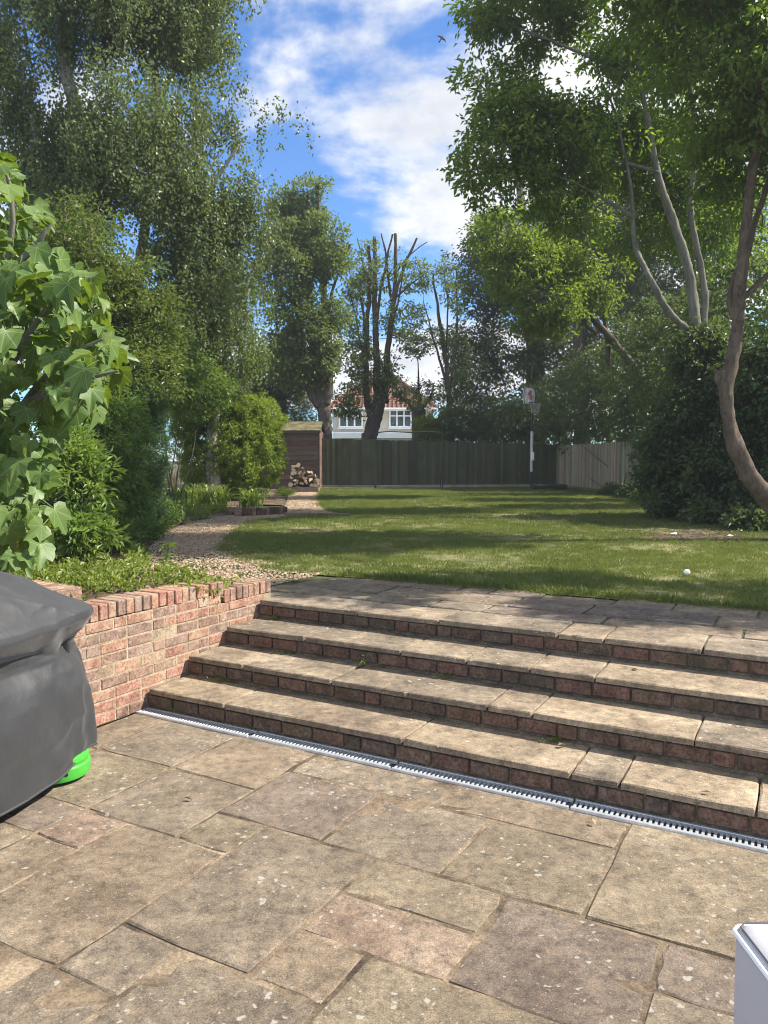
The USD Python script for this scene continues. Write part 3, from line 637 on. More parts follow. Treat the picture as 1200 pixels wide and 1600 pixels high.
def twigs(nodes, targets, rng, r0=0.016, r1=0.004, most=400, sag=0.12):
    from scipy.spatial import cKDTree
    if len(targets) > most: targets = targets[rng.choice(len(targets), most, replace=False)]
    order = np.argsort(cKDTree(nodes).query(targets)[0])
    pool = [nodes]
    ms = []
    tree_ = cKDTree(nodes); allp = nodes
    for q, i in enumerate(order):
        if q % 40 == 39: allp = np.vstack(pool); tree_ = cKDTree(allp)
        t = targets[i]
        d, j = tree_.query(t + np.array([0, 0, -0.25]))
        a = allp[j]
        n = np.linalg.norm(t - a)
        s = np.linspace(0, 1, 5)[:, None]
        mid = (a + t) / 2 + rng.normal(0, 0.10 * n, 3) + np.array([0, 0, sag * n])
        P = (1 - s) ** 2 * a + 2 * s * (1 - s) * mid + s ** 2 * t
        rr = min(r0 * (0.6 + 0.35 * n), 0.05)
        ms.append(tube(P, np.linspace(rr, r1, 5), 4, cap=False))
        pool.append(P[1:])
    return cat_mesh(ms)
def tree(name, label, bark, leafm, limbs, blobs, n, each, radius, leaf, width, seed, gate=0.42, gscale=0.8, shell=0.5, most=260, cat='tree', group=None, sides=9, up=0.6, droop=0.2, flat=0.65, hang=0.25, r0=0.016, mode='puff', strand=1.2, bare=None):
    rng = np.random.default_rng(seed)
    Ls = [limb(l) for l in limbs]
    base = Ls[0][0][0]
    t = thing(name, label, cat, (base[0], base[1], G), group)
    nodes = []
    for q, (P, R_) in enumerate(Ls):
        P = wobble(P, 0.10, seed + q)
        if q == 0: P[0, 2] = min(P[0, 2], G + 0.0)
        R2 = R_ * (1 + 0.18 * (meshkit.noise(P * 2.2, seed + 5) - 0.5))
        if q == 0: R2[0] *= 1.25
        if R2.max() > 0.06:
            P2, R3 = spline(P, R2, len(P) * 3); sd = sides + 7
            tv, tf = tube(P2, R3, sd)
            axis = np.vstack([np.repeat(P2, sd, 0), P2[:1], P2[-1:]]); rad = np.r_[np.repeat(R3, sd), 0, 0][:, None]
            tv = tv + (tv - axis) * (0.55 * (meshkit.fbm(tv * (9, 9, 3.2), 3, seed + q) - 0.5) + 0.30 * (meshkit.noise(tv * (24, 24, 7), seed) - 0.5))[:, None]
        else:
            tv, tf = tube(P, R2, max(5, sides - 2))
        part(t, 'trunk' if q == 0 else 'limb', (tv, tf), bark, smooth=True)
        nodes.append(P[len(P) // 3 if q == 0 else 0:])
    nodes = np.vstack(nodes)
    C, D = fill(blobs, n, rng, shell, gate, gscale, seed)
    if most: part(t, 'twigs', twigs(nodes, C, rng, r0=r0, most=most), bark, kind='stuff')
    if mode == 'puff':
        m = puff(C, D, each, radius, leaf, width, rng, up, droop, flat, hang)
    else:                                     # hanging strands
        g = 7
        C = np.repeat(C, g, 0) + rng.normal(0, 0.20, (n * g, 3)); D = np.repeat(D, g, 0); n = n * g
        Ln = strand * rng.uniform(0.35, 1.25, n)
        k = each
        s = (np.arange(k)[None] + rng.random((n, k))) / k
        az = rng.uniform(0, 2 * np.pi, n)
        sw = 0.22 * Ln
        P = C[:, None] + np.stack([np.cos(az)[:, None] * sw[:, None] * s ** 0.7 + D[:, None, 0] * 0.15, np.sin(az)[:, None] * sw[:, None] * s ** 0.7 + D[:, None, 1] * 0.15, -Ln[:, None] * s], -1)
        P = P + rng.normal(0, radius, P.shape) * (1.15 - 0.6 * s)[..., None]
        P = P.reshape(-1, 3)
        d = rand_dirs(len(P), rng) * 0.8; d[:, 2] -= 0.75; d /= np.linalg.norm(d, axis=1, keepdims=True)
        m = leaves(P, d, rand_dirs(len(P), rng) + np.array([0.2, -0.1, 0.25]), leaf, width, 0.2, rng, 0.1)
        keep_t = rng.choice(n, min(n, 500), replace=False)
        st = [tube(np.stack([C[i] + (0, 0, 0.1), C[i] + np.array([math.cos(az[i]) * sw[i] * 0.6, math.sin(az[i]) * sw[i] * 0.6, -Ln[i] * 0.5]), C[i] + np.array([math.cos(az[i]) * sw[i], math.sin(az[i]) * sw[i], -Ln[i]])]), [0.006, 0.004, 0.002], 3, cap=False) for i in keep_t]
        part(t, 'hanging_twigs', cat_mesh(st), M['bark_dark'], kind='stuff')
    part(t, 'crown', m, leafm, kind='stuff')
    return t
def bush(name, label, leafm, blobs, n, each, radius, leaf, width, seed, gate=0.30, gscale=1.6, shell=0.72, cat='shrub', bark='bark_dark', stems=7, **kw):
    rng = np.random.default_rng(seed)
    B = np.array(blobs)
    base = np.array([B[:, 0].mean(), B[:, 1].mean(), G])
    t = thing(name, label, cat, base, kw.pop('group', None))
    C, D = fill(blobs, n, rng, shell, gate, gscale, seed)
    st = []
    for i in rng.choice(n, stems, replace=False):
        b = base + np.array([rng.normal(0, 0.12 * B[:, 3].max()), rng.normal(0, 0.12 * B[:, 4].max()), 0])
        P, R_ = spline([b, (b + C[i]) / 2 + rng.normal(0, 0.06, 3), C[i]], [0.022, 0.013, 0.004], 7)
        st.append(tube(P, R_, 5))
    part(t, 'stems', cat_mesh(st), M[bark], kind='stuff')
    part(t, 'foliage', puff(C, D, each, radius, leaf, width, rng, **kw), leafm, kind='stuff')
    return t

# ------------------------------------------------------------------ trees
tree('birch_tree', 'tall weeping birch with pale trunks on the left', M['bark_pale'], L_['birch'],
     [[(160, 745, 17, 0.26), (158, 600, 17, 0.22), (150, 420, 17, 0.19), (128, 230, 17, 0.16), (106, 120, 17, 0.13), (84, 0, 17, 0.10), (60, -160, 17, 0.06), (50, -330, 17, 0.03)],
      [(160, 620, 17, 0.15), (215, 420, 17.6, 0.12), (240, 220, 18, 0.10), (238, 0, 18, 0.08), (232, -180, 18, 0.05)],
      [(150, 430, 17, 0.10), (90, 330, 16.6, 0.07), (50, 180, 16.4, 0.05)], [(215, 420, 17.6, 0.09), (300, 330, 17.6, 0.06), (370, 230, 17.6, 0.03)],
      [(240, 160, 18, 0.07), (290, 80, 18, 0.05), (350, -40, 18, 0.03)]],
     [blob(60, 60, 16.5, 95, 210, 1.6), blob(170, 40, 16.5, 90, 190, 1.7), blob(270, 20, 17.5, 80, 150, 1.6), blob(340, 0, 17.8, 48, 110, 1.2), blob(200, 240, 16.3, 130, 130, 1.8), blob(330, 220, 17.2, 90, 100, 1.6),
      blob(350, 300, 17.5, 72, 80, 1.3), blob(375, 230, 17.6, 46, 70, 1.0), blob(330, 150, 17.5, 60, 70, 1.2), blob(95, 260, 16.2, 60, 110, 1.3), blob(160, 370, 16.2, 110, 90, 1.5), blob(280, 370, 17, 90, 80, 1.5), blob(140, -170, 17, 150, 150, 2.2), blob(270, -150, 17.5, 90, 130, 2)],
     800, 30, 0.085, 0.080, 0.062, 101, gate=0.48, gscale=0.6, shell=0.5, mode='strand', strand=0.95, most=420, r0=0.022)
tree('birch_tree', 'slim pale green drooping birch between the tall birch and the pollarded tree', M['bark_pale'], L_['birch_light'],
     [[(330, 720, 21, 0.16), (335, 600, 21, 0.13), (330, 480, 21, 0.09), (322, 400, 21, 0.05)], [(334, 600, 21, 0.07), (370, 520, 21, 0.05), (390, 450, 21, 0.03)], [(333, 560, 21, 0.07), (290, 490, 21, 0.04), (270, 440, 21, 0.02)]],
     [blob(345, 520, 21, 65, 75, 1.5), blob(320, 450, 21, 60, 50, 1.4), blob(300, 560, 20.5, 70, 60, 1.4), blob(380, 455, 21.5, 32, 55, 0.9), blob(250, 500, 20, 60, 60, 1.2)],
     190, 28, 0.06, 0.085, 0.064, 102, gate=0.42, gscale=0.8, mode='strand', strand=0.9, most=160)
tree('small_tree', 'bushy bronze tinted small tree behind the fig', M['bark_dark'], L_['photinia'],
     [[(150, 740, 12.5, 0.11), (150, 600, 12.5, 0.09), (140, 470, 12.5, 0.06), (120, 380, 12.5, 0.03)], [(150, 600, 12.5, 0.06), (200, 500, 12.5, 0.04), (220, 430, 12.5, 0.02)], [(148, 560, 12.5, 0.05), (90, 470, 12.3, 0.03)]],
     [blob(130, 460, 12.5, 90, 110, 1.2), blob(190, 500, 12.7, 85, 90, 1.1), blob(70, 500, 12.2, 80, 130, 1.1), blob(170, 590, 12.4, 110, 70, 1.1), blob(240, 560, 13.2, 50, 60, 0.8)],
     1500, 26, 0.20, 0.085, 0.042, 103, gate=0.38, gscale=1.3, most=240)
tree('conifer_tree', 'dark green conifer behind the shed roof', M['bark_dark'], L_['conifer'],
     [[(440, 700, 36, 0.3), (440, 600, 36, 0.2), (438, 520, 36, 0.05)]],
     [blob(440, 640, 36, 68, 50, 1.6), blob(435, 590, 36, 58, 45, 1.4), blob(440, 555, 36, 42, 35, 1.2), blob(395, 600, 36, 35, 60, 1.4)],
     1000, 26, 0.34, 0.16, 0.045, 104, gate=0.25, most=80)
tree('pollarded_tree', 'leafy pollarded tree with upright cut limbs behind the shed and fence', M['bark_dark'], L_['pollard'],
     [[(506, 700, 34, 0.36), (507, 660, 34, 0.29), (503, 628, 34, 0.29)], [(500, 634, 34, 0.26), (478, 590, 34, 0.20), (466, 500, 34, 0.16), (462, 400, 34, 0.12), (458, 300, 34, 0.08)],
      [(503, 632, 34, 0.24), (492, 560, 34, 0.18), (482, 450, 34, 0.15), (478, 380, 34, 0.12), (480, 300, 34, 0.08)],
      [(507, 632, 34, 0.26), (514, 580, 34, 0.20), (508, 480, 34, 0.15), (500, 380, 34, 0.11), (497, 292, 34, 0.07)], [(508, 520, 34, 0.08), (525, 440, 34, 0.06), (548, 382, 34, 0.04)],
      [(472, 540, 34, 0.08), (440, 470, 34, 0.06), (420, 400, 34, 0.04)]],
     [blob(440, 350, 34, 48, 55, 1.5), blob(490, 330, 34, 40, 42, 1.4), blob(450, 430, 33.6, 55, 60, 1.6), blob(510, 410, 34, 42, 60, 1.4), blob(470, 500, 33.6, 55, 50, 1.4), blob(520, 480, 34, 25, 45, 1.0), blob(455, 570, 33.6, 42, 40, 1.1), blob(508, 560, 33.6, 22, 40, 0.8)],
     1500, 22, 0.36, 0.15, 0.10, 105, gate=0.46, gscale=0.55, most=260, shell=0.4)
tree('pollarded_tree', 'sparse pollarded tree with bare stubs standing in front of the house', M['bark_dark'], L_['pollard'],
     [[(572, 705, 37, 0.407), (580, 672, 37, 0.333), (590, 640, 37, 0.333), (592, 618, 37, 0.296)], [(580, 650, 37, 0.192), (572, 600, 37, 0.148), (574, 500, 37, 0.104), (578, 440, 37, 0.081), (577, 384, 37, 0.074)],
      [(590, 625, 37, 0.192), (588, 560, 37, 0.163), (586, 460, 37, 0.118), (585, 370, 37, 0.074)], [(600, 630, 37, 0.192), (605, 560, 37, 0.148), (612, 490, 37, 0.118), (617, 440, 37, 0.089), (617, 365, 37, 0.074)],
      [(614, 480, 37, 0.074), (630, 420, 37, 0.067), (652, 372, 37, 0.052)], [(588, 500, 37, 0.074), (600, 430, 37, 0.059), (613, 366, 37, 0.044)], [(612, 470, 37, 0.067), (602, 400, 37, 0.044), (596, 365, 37, 0.03)],
      [(576, 560, 37, 0.074), (566, 480, 37, 0.059), (562, 430, 37, 0.037)], [(614, 470, 37, 0.059), (640, 445, 37, 0.037), (668, 425, 37, 0.022)], [(604, 560, 37, 0.06), (622, 470, 37, 0.045), (636, 400, 37, 0.02)], [(586, 470, 37, 0.05), (566, 410, 37, 0.035), (558, 372, 37, 0.02)], [(617, 430, 37, 0.05), (640, 400, 37, 0.03), (668, 378, 37, 0.02)], [(573, 590, 37, 0.059), (556, 500, 37, 0.037), (548, 460, 37, 0.022)]],
     [blob(585, 580, 37, 40, 40, 1.4), blob(545, 570, 36.8, 32, 40, 1.2), blob(635, 560, 36.8, 38, 45, 1.2), blob(640, 430, 37, 32, 32, 1.0), blob(560, 450, 37, 28, 40, 1.0), blob(625, 500, 37, 40, 38, 1.2), blob(585, 420, 37, 32, 40, 1.0), blob(560, 520, 37, 30, 40, 1.0), blob(600, 630, 36.6, 22, 18, 0.6), blob(555, 655, 36.4, 26, 16, 0.6), blob(548, 610, 36.6, 30, 24, 0.7), blob(632, 600, 36.6, 30, 24, 0.7), blob(610, 585, 36.6, 30, 20, 0.7), blob(540, 640, 36.4, 24, 20, 0.6), blob(640, 625, 36.5, 22, 14, 0.5)],
     640, 15, 0.30, 0.15, 0.10, 106, gate=0.46, gscale=0.7, most=360, r0=0.022)
tree('slender_tree', 'thin wispy tree with upright bare stems right of the house', M['bark_dark'], L_['pollard'],
     [[(702, 705, 37, 0.14), (700, 600, 37, 0.12), (690, 520, 37, 0.09), (676, 430, 37, 0.04)], [(700, 620, 37, 0.09), (712, 540, 37, 0.06), (712, 440, 37, 0.03)], [(699, 600, 37, 0.07), (680, 540, 37, 0.05), (662, 470, 37, 0.02)], [(695, 560, 37, 0.06), (700, 500, 37, 0.04), (694, 430, 37, 0.02)]],
     [blob(690, 470, 37, 42, 60, 1.2), blob(670, 540, 37, 35, 50, 1.0), blob(715, 560, 37, 30, 50, 1.0), blob(700, 640, 37, 40, 35, 1.0)],
     330, 15, 0.28, 0.12, 0.075, 107, gate=0.42, most=200)
tree('gnarled_tree', 'small gnarled dark pollard with thin shoots over the house corner', M['bark_dark'], L_['dark'],
     [[(655, 720, 39, 0.34), (652, 670, 39, 0.28), (655, 645, 39, 0.34), (658, 632, 39, 0.16)], [(654, 650, 39, 0.10), (640, 632, 39, 0.07), (632, 610, 39, 0.05)], [(656, 640, 39, 0.08), (654, 590, 39, 0.04), (654, 560, 39, 0.02)], [(658, 638, 39, 0.08), (672, 620, 39, 0.05), (676, 600, 39, 0.03)]],
     [blob(655, 615, 39, 30, 28, 0.8)], 60, 14, 0.24, 0.12, 0.08, 108, gate=0, most=50)
tree('dark_tree', 'tall dark tree behind the hoop and fence', M['bark_dark'], L_['dark'],
     [[(835, 705, 40, 0.55), (836, 600, 40, 0.45), (830, 470, 40, 0.35), (815, 330, 40, 0.2), (805, 220, 40, 0.1)], [(832, 520, 40, 0.2), (780, 450, 40, 0.14), (740, 420, 40, 0.06)], [(830, 450, 40, 0.2), (880, 380, 40, 0.12), (900, 330, 40, 0.06)]],
     [blob(760, 440, 39, 60, 70, 2.0), blob(735, 560, 39, 45, 80, 1.8), blob(800, 540, 39, 70, 90, 2.0), blob(830, 420, 39, 90, 90, 2.4), blob(770, 370, 39, 50, 45, 1.6), blob(870, 560, 39, 60, 90, 2.0), blob(740, 650, 38, 60, 50, 1.8), blob(830, 650, 38, 60, 50, 1.8), blob(920, 470, 40, 90, 120, 2.4)],
     2600, 22, 0.46, 0.17, 0.10, 109, gate=0.36, gscale=0.45, most=240)
tree('dark_tree', 'dark tree with a thick straight trunk behind the right corner of the fences', M['bark_dark'], L_['dark'],
     [[(908, 715, 35, 0.36), (908, 600, 35, 0.32), (906, 450, 35, 0.27), (912, 300, 35, 0.16)], [(906, 480, 35, 0.14), (960, 400, 35, 0.09), (1000, 330, 35, 0.05)]],
     [blob(960, 380, 35, 110, 110, 2.5), blob(1040, 450, 33, 100, 120, 2.5), blob(900, 330, 35, 80, 80, 2.0), blob(1130, 420, 31, 110, 160, 2.5), blob(990, 600, 33, 70, 60, 1.6), blob(1040, 300, 34, 110, 100, 2.4)],
     2300, 22, 0.42, 0.16, 0.10, 110, gate=0.36, gscale=0.5, most=200)
tree('maple_tree', 'bright green sunlit tree leaning in above the fence corner', M['bark_dark'], L_['maple'],
     [[(1030, 720, 25, 0.16), (1005, 600, 25, 0.13), (930, 500, 24.5, 0.10), (860, 420, 24, 0.08), (800, 370, 23.5, 0.04)], [(930, 520, 24.6, 0.08), (880, 490, 24, 0.05), (820, 470, 23.6, 0.03)], [(950, 570, 25, 0.08), (930, 420, 24.5, 0.05), (900, 340, 24.5, 0.03)]],
     [blob(830, 420, 23.6, 65, 55, 1.4), blob(870, 470, 23.8, 60, 45, 1.2), blob(790, 370, 23.6, 45, 38, 1.0), blob(880, 360, 24.2, 70, 55, 1.4), blob(930, 430, 24.2, 50, 55, 1.2), blob(840, 500, 23.6, 45, 28, 0.9)],
     620, 20, 0.34, 0.15, 0.08, 111, gate=0.46, gscale=0.9, most=200, droop=0.3)
tree('plum_tree', 'multi-stemmed grey barked tree rising out of the ivy hedge', M['bark_grey'], L_['plum'],
     [[(1092, 800, 15.5, 0.16), (1095, 650, 15.5, 0.128), (1092, 520, 15.5, 0.12)], [(1088, 522, 15.5, 0.068), (1060, 500, 15.3, 0.064), (1020, 445, 15.0, 0.0576), (994, 380, 15.5, 0.048), (988, 330, 15.45, 0.04), (975, 240, 15.35, 0.028), (940, 130, 15.2, 0.016)],
      [(1092, 522, 15.5, 0.096), (1075, 430, 15.5, 0.088), (1048, 330, 15.5, 0.08), (1025, 250, 15.4, 0.064), (1000, 120, 15.2, 0.04), (985, -60, 15.0, 0.024)],
      [(1096, 522, 15.5, 0.072), (1098, 440, 15.6, 0.064), (1082, 350, 15.6, 0.056), (1085, 240, 15.6, 0.044), (1060, 60, 15.6, 0.032), (1050, -120, 15.6, 0.016)],
      [(1030, 270, 15.4, 0.04), (940, 245, 15.5, 0.032), (850, 232, 15.2, 0.024), (760, 225, 15.0, 0.012)], [(1000, 130, 15.2, 0.04), (900, 80, 15.4, 0.028), (800, 40, 15.1, 0.016)], [(990, 340, 15.45, 0.036), (930, 300, 15.2, 0.024), (850, 270, 15.0, 0.012)]],
     [blob(885, 118, 15.9, 105, 62, 1.1), blob(1000, 170, 16.8, 90, 70, 1.2), blob(900, 120, 15.68, 130, 110, 1.7), blob(790, 160, 15.38, 80, 80, 1.3), blob(730, 235, 15.2, 60, 45, 0.9), blob(800, 260, 15.38, 75, 60, 1.1), blob(880, 230, 15.6, 90, 80, 1.4), blob(985, 90, 16.6, 120, 130, 1.8), blob(1080, 130, 17, 120, 150, 1.8), blob(990, 240, 17, 90, 80, 1.4),
      blob(840, 20, 15.5, 90, 80, 1.4), blob(775, 20, 15.26, 45, 55, 0.9), blob(950, -60, 15.86, 150, 100, 1.8), blob(1090, -80, 15.5, 140, 130, 2.0), blob(1010, 350, 17.2, 80, 60, 1.1), blob(1110, 320, 17.6, 90, 90, 1.4), blob(760, 300, 15.5, 40, 35, 0.8), blob(880, 330, 16.4, 70, 40, 1.0)],
     3000, 24, 0.27, 0.115, 0.058, 112, gate=0.46, gscale=0.85, most=620, shell=0.4, droop=0.3)
tree('leaning_tree', 'leaning brown trunk tree with a knotty stub at the right edge', M['bark_brown'], L_['plum'],
     [[(1262, 852, 11, 0.19), (1206, 785, 11, 0.150), (1165, 730, 11, 0.125), (1146, 690, 11, 0.110), (1136, 640, 11, 0.096), (1133, 600, 11, 0.100), (1143, 560, 11, 0.086), (1157, 500, 11, 0.084), (1158, 440, 11, 0.080), (1166, 360, 11, 0.072), (1176, 270, 11, 0.064), (1190, 150, 11, 0.055), (1200, 0, 11, 0.045), (1205, -180, 11, 0.03)],
      [(1137, 606, 11, 0.09), (1129, 590, 10.97, 0.085), (1128, 578, 10.95, 0.07)], [(1156, 505, 11.0, 0.055), (1141, 485, 11.1, 0.05), (1150, 430, 11.2, 0.045), (1165, 380, 11.2, 0.035)],
      [(1158, 470, 11, 0.04), (1200, 430, 11, 0.035), (1240, 390, 11, 0.025)], [(1166, 400, 11, 0.05), (1185, 330, 11.3, 0.042), (1215, 230, 11.6, 0.03)], [(1185, 180, 11, 0.04), (1130, 60, 10.6, 0.03), (1080, -60, 10.2, 0.018)], [(1195, 60, 11, 0.05), (1290, -60, 10.5, 0.04), (1480, -160, 9.3, 0.035), (1720, -220, 8.2, 0.03), (1900, -240, 7.2, 0.02)], [(1202, 0, 11, 0.04), (1180, -120, 10.2, 0.03), (1100, -190, 9.7, 0.02)]],
     [blob(1180, 130, 11, 110, 120, 1.4), blob(1120, 20, 10.6, 110, 110, 1.5), blob(1230, 10, 11, 130, 130, 1.6), blob(1050, -90, 10.4, 110, 100, 1.5), blob(1180, -160, 11, 150, 140, 1.8), blob(1290, 200, 11.4, 90, 140, 1.4), blob(1150, 250, 11.6, 60, 80, 0.8), blob(1330, -60, 11.3, 130, 150, 1.7), shade_blob(-0.4, 6.9, 7.2, 0.75, 0.50, 0.6), shade_blob(0.45, 6.35, 7.0, 0.75, 0.50, 0.6), shade_blob(0.75, 5.95, 6.9, 0.5, 0.3, 0.4), shade_blob(1.55, 5.55, 6.7, 0.45, 0.25, 0.4), shade_blob(-0.2, 6.5, 7.0, 0.5, 0.25, 0.4), shade_blob(1.2, 5.95, 6.8, 0.7, 0.3, 0.4), shade_blob(0.4, 6.9, 7.2, 0.8, 0.35, 0.5), shade_blob(2.3, 5.9, 6.8, 0.8, 0.35, 0.5), shade_blob(1.3, 6.05, 6.8, 0.8, 0.45, 0.6), shade_blob(2.2, 5.65, 6.6, 0.8, 0.40, 0.6), shade_blob(3.0, 5.4, 6.4, 0.8, 0.45, 0.6), shade_blob(1.2, 7.3, 7.4, 1.2, 0.55, 0.7), shade_blob(2.8, 6.6, 7.2, 1.2, 0.6, 0.7)],
     2700, 24, 0.22, 0.11, 0.055, 113, gate=0.43, gscale=0.9, most=300, shell=0.4, droop=0.3)

# ------------------------------------------------------------------ shrubs and hedges
def fblob(px, ybase, ytop, Y, rpx, rY):
    return blob(px, (ybase + ytop) / 2, Y, rpx, (ybase - ytop) / 2, rY)
bush('clipped_hedge', 'clipped yellow-green hedge sunlit beside the shed', L_['hedge'],
     [blob(350, 692, 21.6, 76, 76, 1.1), blob(395, 705, 22.5, 42, 72, 1.0), blob(325, 665, 21.6, 48, 50, 0.9), blob(360, 645, 22, 55, 34, 0.9), blob(405, 660, 22.6, 30, 40, 0.8), blob(340, 730, 21.6, 55, 40, 0.9)], 3600, 18, 0.10, 0.075, 0.046, 201, gate=0.15, shell=0.88, cat='hedge', up=0.8)
bush('yew_bush', 'dark green feathery yew beside the gravel path', L_['yew'],
     [blob(225, 700, 12.0, 34, 90, 0.45), blob(205, 750, 11.8, 45, 75, 0.5), blob(215, 660, 12, 30, 55, 0.4), blob(205, 640, 12.1, 45, 40, 0.45), blob(190, 790, 11.6, 45, 45, 0.5), blob(228, 780, 12.0, 26, 50, 0.4)], 2600, 30, 0.075, 0.045, 0.012, 202, gate=0.15, shell=0.84, droop=0.3, up=0.2, hang=0.05)
bush('laurel_shrub', 'glossy mid-green leafy shrub against the yew', L_['shrub'],
     [blob(165, 670, 10.2, 60, 60, 0.6), blob(130, 720, 10, 60, 75, 0.6), blob(170, 760, 10.2, 50, 55, 0.5), blob(115, 640, 10.4, 45, 45, 0.5)], 800, 15, 0.14, 0.10, 0.036, 203, gate=0.34)
bush('pieris_shrub', 'shrub with red and yellow new leaves under the fig', L_['pieris'],
     [blob(140, 770, 8.6, 38, 42, 0.35), blob(118, 735, 8.8, 34, 40, 0.3), blob(125, 835, 8.3, 40, 26, 0.3), blob(100, 760, 9, 55, 50, 0.45), blob(70, 800, 8.8, 45, 45, 0.45), blob(130, 800, 9.1, 40, 45, 0.4), blob(60, 840, 8.6, 45, 35, 0.4), blob(115, 700, 9.2, 32, 28, 0.3), blob(150, 850, 8.6, 34, 18, 0.3), blob(120, 830, 8.4, 30, 26, 0.3)], 900, 14, 0.12, 0.10, 0.028, 204, gate=0.38, hang=0.05, droop=0.25)
bush('low_shrub', 'low dark leafed shrub at the path edge below the yew', L_['shrub'],
     [blob(165, 835, 9.4, 40, 22, 0.35), blob(240, 800, 12.5, 38, 20, 0.5), blob(225, 825, 11, 30, 16, 0.35)], 260, 14, 0.10, 0.07, 0.035, 205, gate=0.3)
bush('bank_shrub', 'loose green shrub between the yew and the clipped hedge', L_['shrub'],
     [blob(285, 615, 17.5, 45, 40, 0.8), blob(262, 570, 16, 50, 50, 0.9), blob(300, 600, 18, 55, 40, 0.9), blob(180, 600, 14, 60, 50, 0.9)], 1000, 15, 0.18, 0.09, 0.05, 206, gate=0.34)
bush('ivy_hedge', 'big dark ivy clad hedge behind the leaning trunk', L_['ivy'],
     [blob(1075, 700, 15.6, 62, 100, 0.9), blob(1040, 750, 15.6, 36, 58, 0.6), blob(1130, 680, 15.2, 75, 110, 1.0), blob(1190, 690, 14.6, 80, 120, 1.0), blob(1260, 660, 13.8, 80, 160, 1.1), blob(1110, 775, 14.8, 75, 42, 0.7), blob(1220, 780, 13.4, 60, 50, 0.7)], 3000, 15, 0.24, 0.10, 0.075, 207, gate=0.40, gscale=1.7, shell=0.55, cat='hedge', stems=16, hang=0.4)
bush('bramble_thicket', 'loose mid-green leafy thicket spilling over the ivy clad hedge', L_['dark'],
     [blob(1060, 640, 15.2, 48, 40, 0.7), blob(1095, 560, 15.6, 50, 55, 0.8), blob(1030, 700, 15.0, 28, 44, 0.5), blob(1125, 740, 14.2, 45, 40, 0.5), blob(1185, 600, 14.2, 60, 60, 0.8), blob(1030, 790, 14.6, 30, 18, 0.5), blob(1110, 800, 13.8, 50, 16, 0.5), blob(1180, 815, 12.6, 40, 16, 0.4)], 1100, 13, 0.20, 0.12, 0.075, 219, gate=0.42, gscale=1.5, shell=0.5, cat='shrub', stems=10, hang=0.35)
bush('boundary_hedge', 'dark overgrown hedge behind the right hand fence', L_['dark'],
     [blob(960, 620, 29, 80, 80, 1.3), blob(900, 640, 33, 60, 70, 1.3), blob(1010, 600, 26, 70, 100, 1.2), blob(1070, 570, 22, 80, 120, 1.2), blob(1150, 540, 19, 90, 130, 1.2)], 2300, 16, 0.30, 0.13, 0.085, 208, gate=0.26, gscale=0.8, cat='hedge', stems=12)
bush('boundary_hedge', 'dark mixed hedge showing over the back fence left of the hoop', L_['dark'],
     [blob(720, 670, 36.5, 60, 34, 1.1), blob(790, 660, 36.8, 60, 40, 1.1), blob(850, 665, 37, 50, 40, 1.1)], 900, 16, 0.30, 0.13, 0.085, 209, gate=0.28, gscale=0.8, cat='hedge', stems=10)
bush('golden_shrub', 'rounded yellow-green shrub peeping over the fence below the house', L_['hedge'],
     [blob(668, 668, 36.4, 20, 20, 0.6), blob(685, 678, 36.3, 16, 14, 0.5)], 260, 14, 0.2, 0.12, 0.07, 210, gate=0.2)
bush('border_shrub', 'low shaded shrub at the foot of the right fence', L_['dark'],
     [blob(990, 770, 23.5, 24, 14, 0.5), blob(960, 766, 25.5, 20, 9, 0.4), blob(1020, 782, 20, 26, 22, 0.6)], 240, 14, 0.14, 0.08, 0.05, 211, gate=0.2)

# dry twiggy plant between the yew and the hedge
rng = np.random.default_rng(41)
dt = thing('dead_shrub', 'brown dried-up twiggy shrub in front of the clipped hedge', 'shrub', at(270, 778, G))
b0 = at(270, 776, G)
ms = []
for i in range(60):
    a = rng.uniform(0, 2 * np.pi); h = rng.uniform(0.5, 1.35); sp = rng.uniform(0.1, 0.55)
    tip = b0 + np.array([math.cos(a) * sp, math.sin(a) * sp, h])
    P, R_ = spline([b0 + rng.normal(0, 0.07, 3) * (1, 1, 0), (b0 + tip) / 2 + rng.normal(0, 0.09, 3), tip], [0.008, 0.005, 0.002], 6)
    ms.append(tube(P, R_, 3, cap=False))
    for q in range(5):
        s = P[rng.integers(2, 6)]; ms.append(tube(np.stack([s, s + rng.normal(0, 0.11, 3)]), [0.003, 0.0015], 3, cap=False))
part(dt, 'twigs', cat_mesh(ms), M['dry'], kind='stuff')

# strap-leaved clumps
def strap_clump(name, label, base, n, h, spread, seed, w=0.022):
    rng = np.random.default_rng(seed)
    t = thing(name, label, 'plant', base, 'strap leaved clumps in the flower bed')
    Vs, Fs, k = [], [], 0
    for i in range(n):
        a = rng.uniform(0, 2 * np.pi); hh = h * rng.uniform(0.6, 1.15); sp = spread * rng.uniform(0.3, 1.2)
        d = np.array([math.cos(a), math.sin(a), 0]); s = np.array([-d[1], d[0], 0])
        b = np.asarray(base) + rng.normal(0, 0.10, 3) * (1, 1, 0)
        tt = np.linspace(0, 1, 6)
        P = b + d * (sp * tt ** 1.6)[:, None] + np.array([0, 0, 1.0]) * (hh * (1.55 * tt - 0.75 * tt ** 2.4))[:, None]
        ww = w * np.array([0.7, 1, 1, 0.85, 0.55, 0.05])[:, None]
        Vs.append(np.vstack([P - s * ww, P + s * ww + (0, 0, 0.004)]))
        j = np.arange(5)
        Fs.append(np.vstack([np.stack([j, j + 6, j + 7], 1), np.stack([j, j + 7, j + 1], 1)]) + k); k += 12
    part(t, 'leaves', (np.vstack(Vs), np.vstack(Fs)), L_['strap'], kind='stuff')
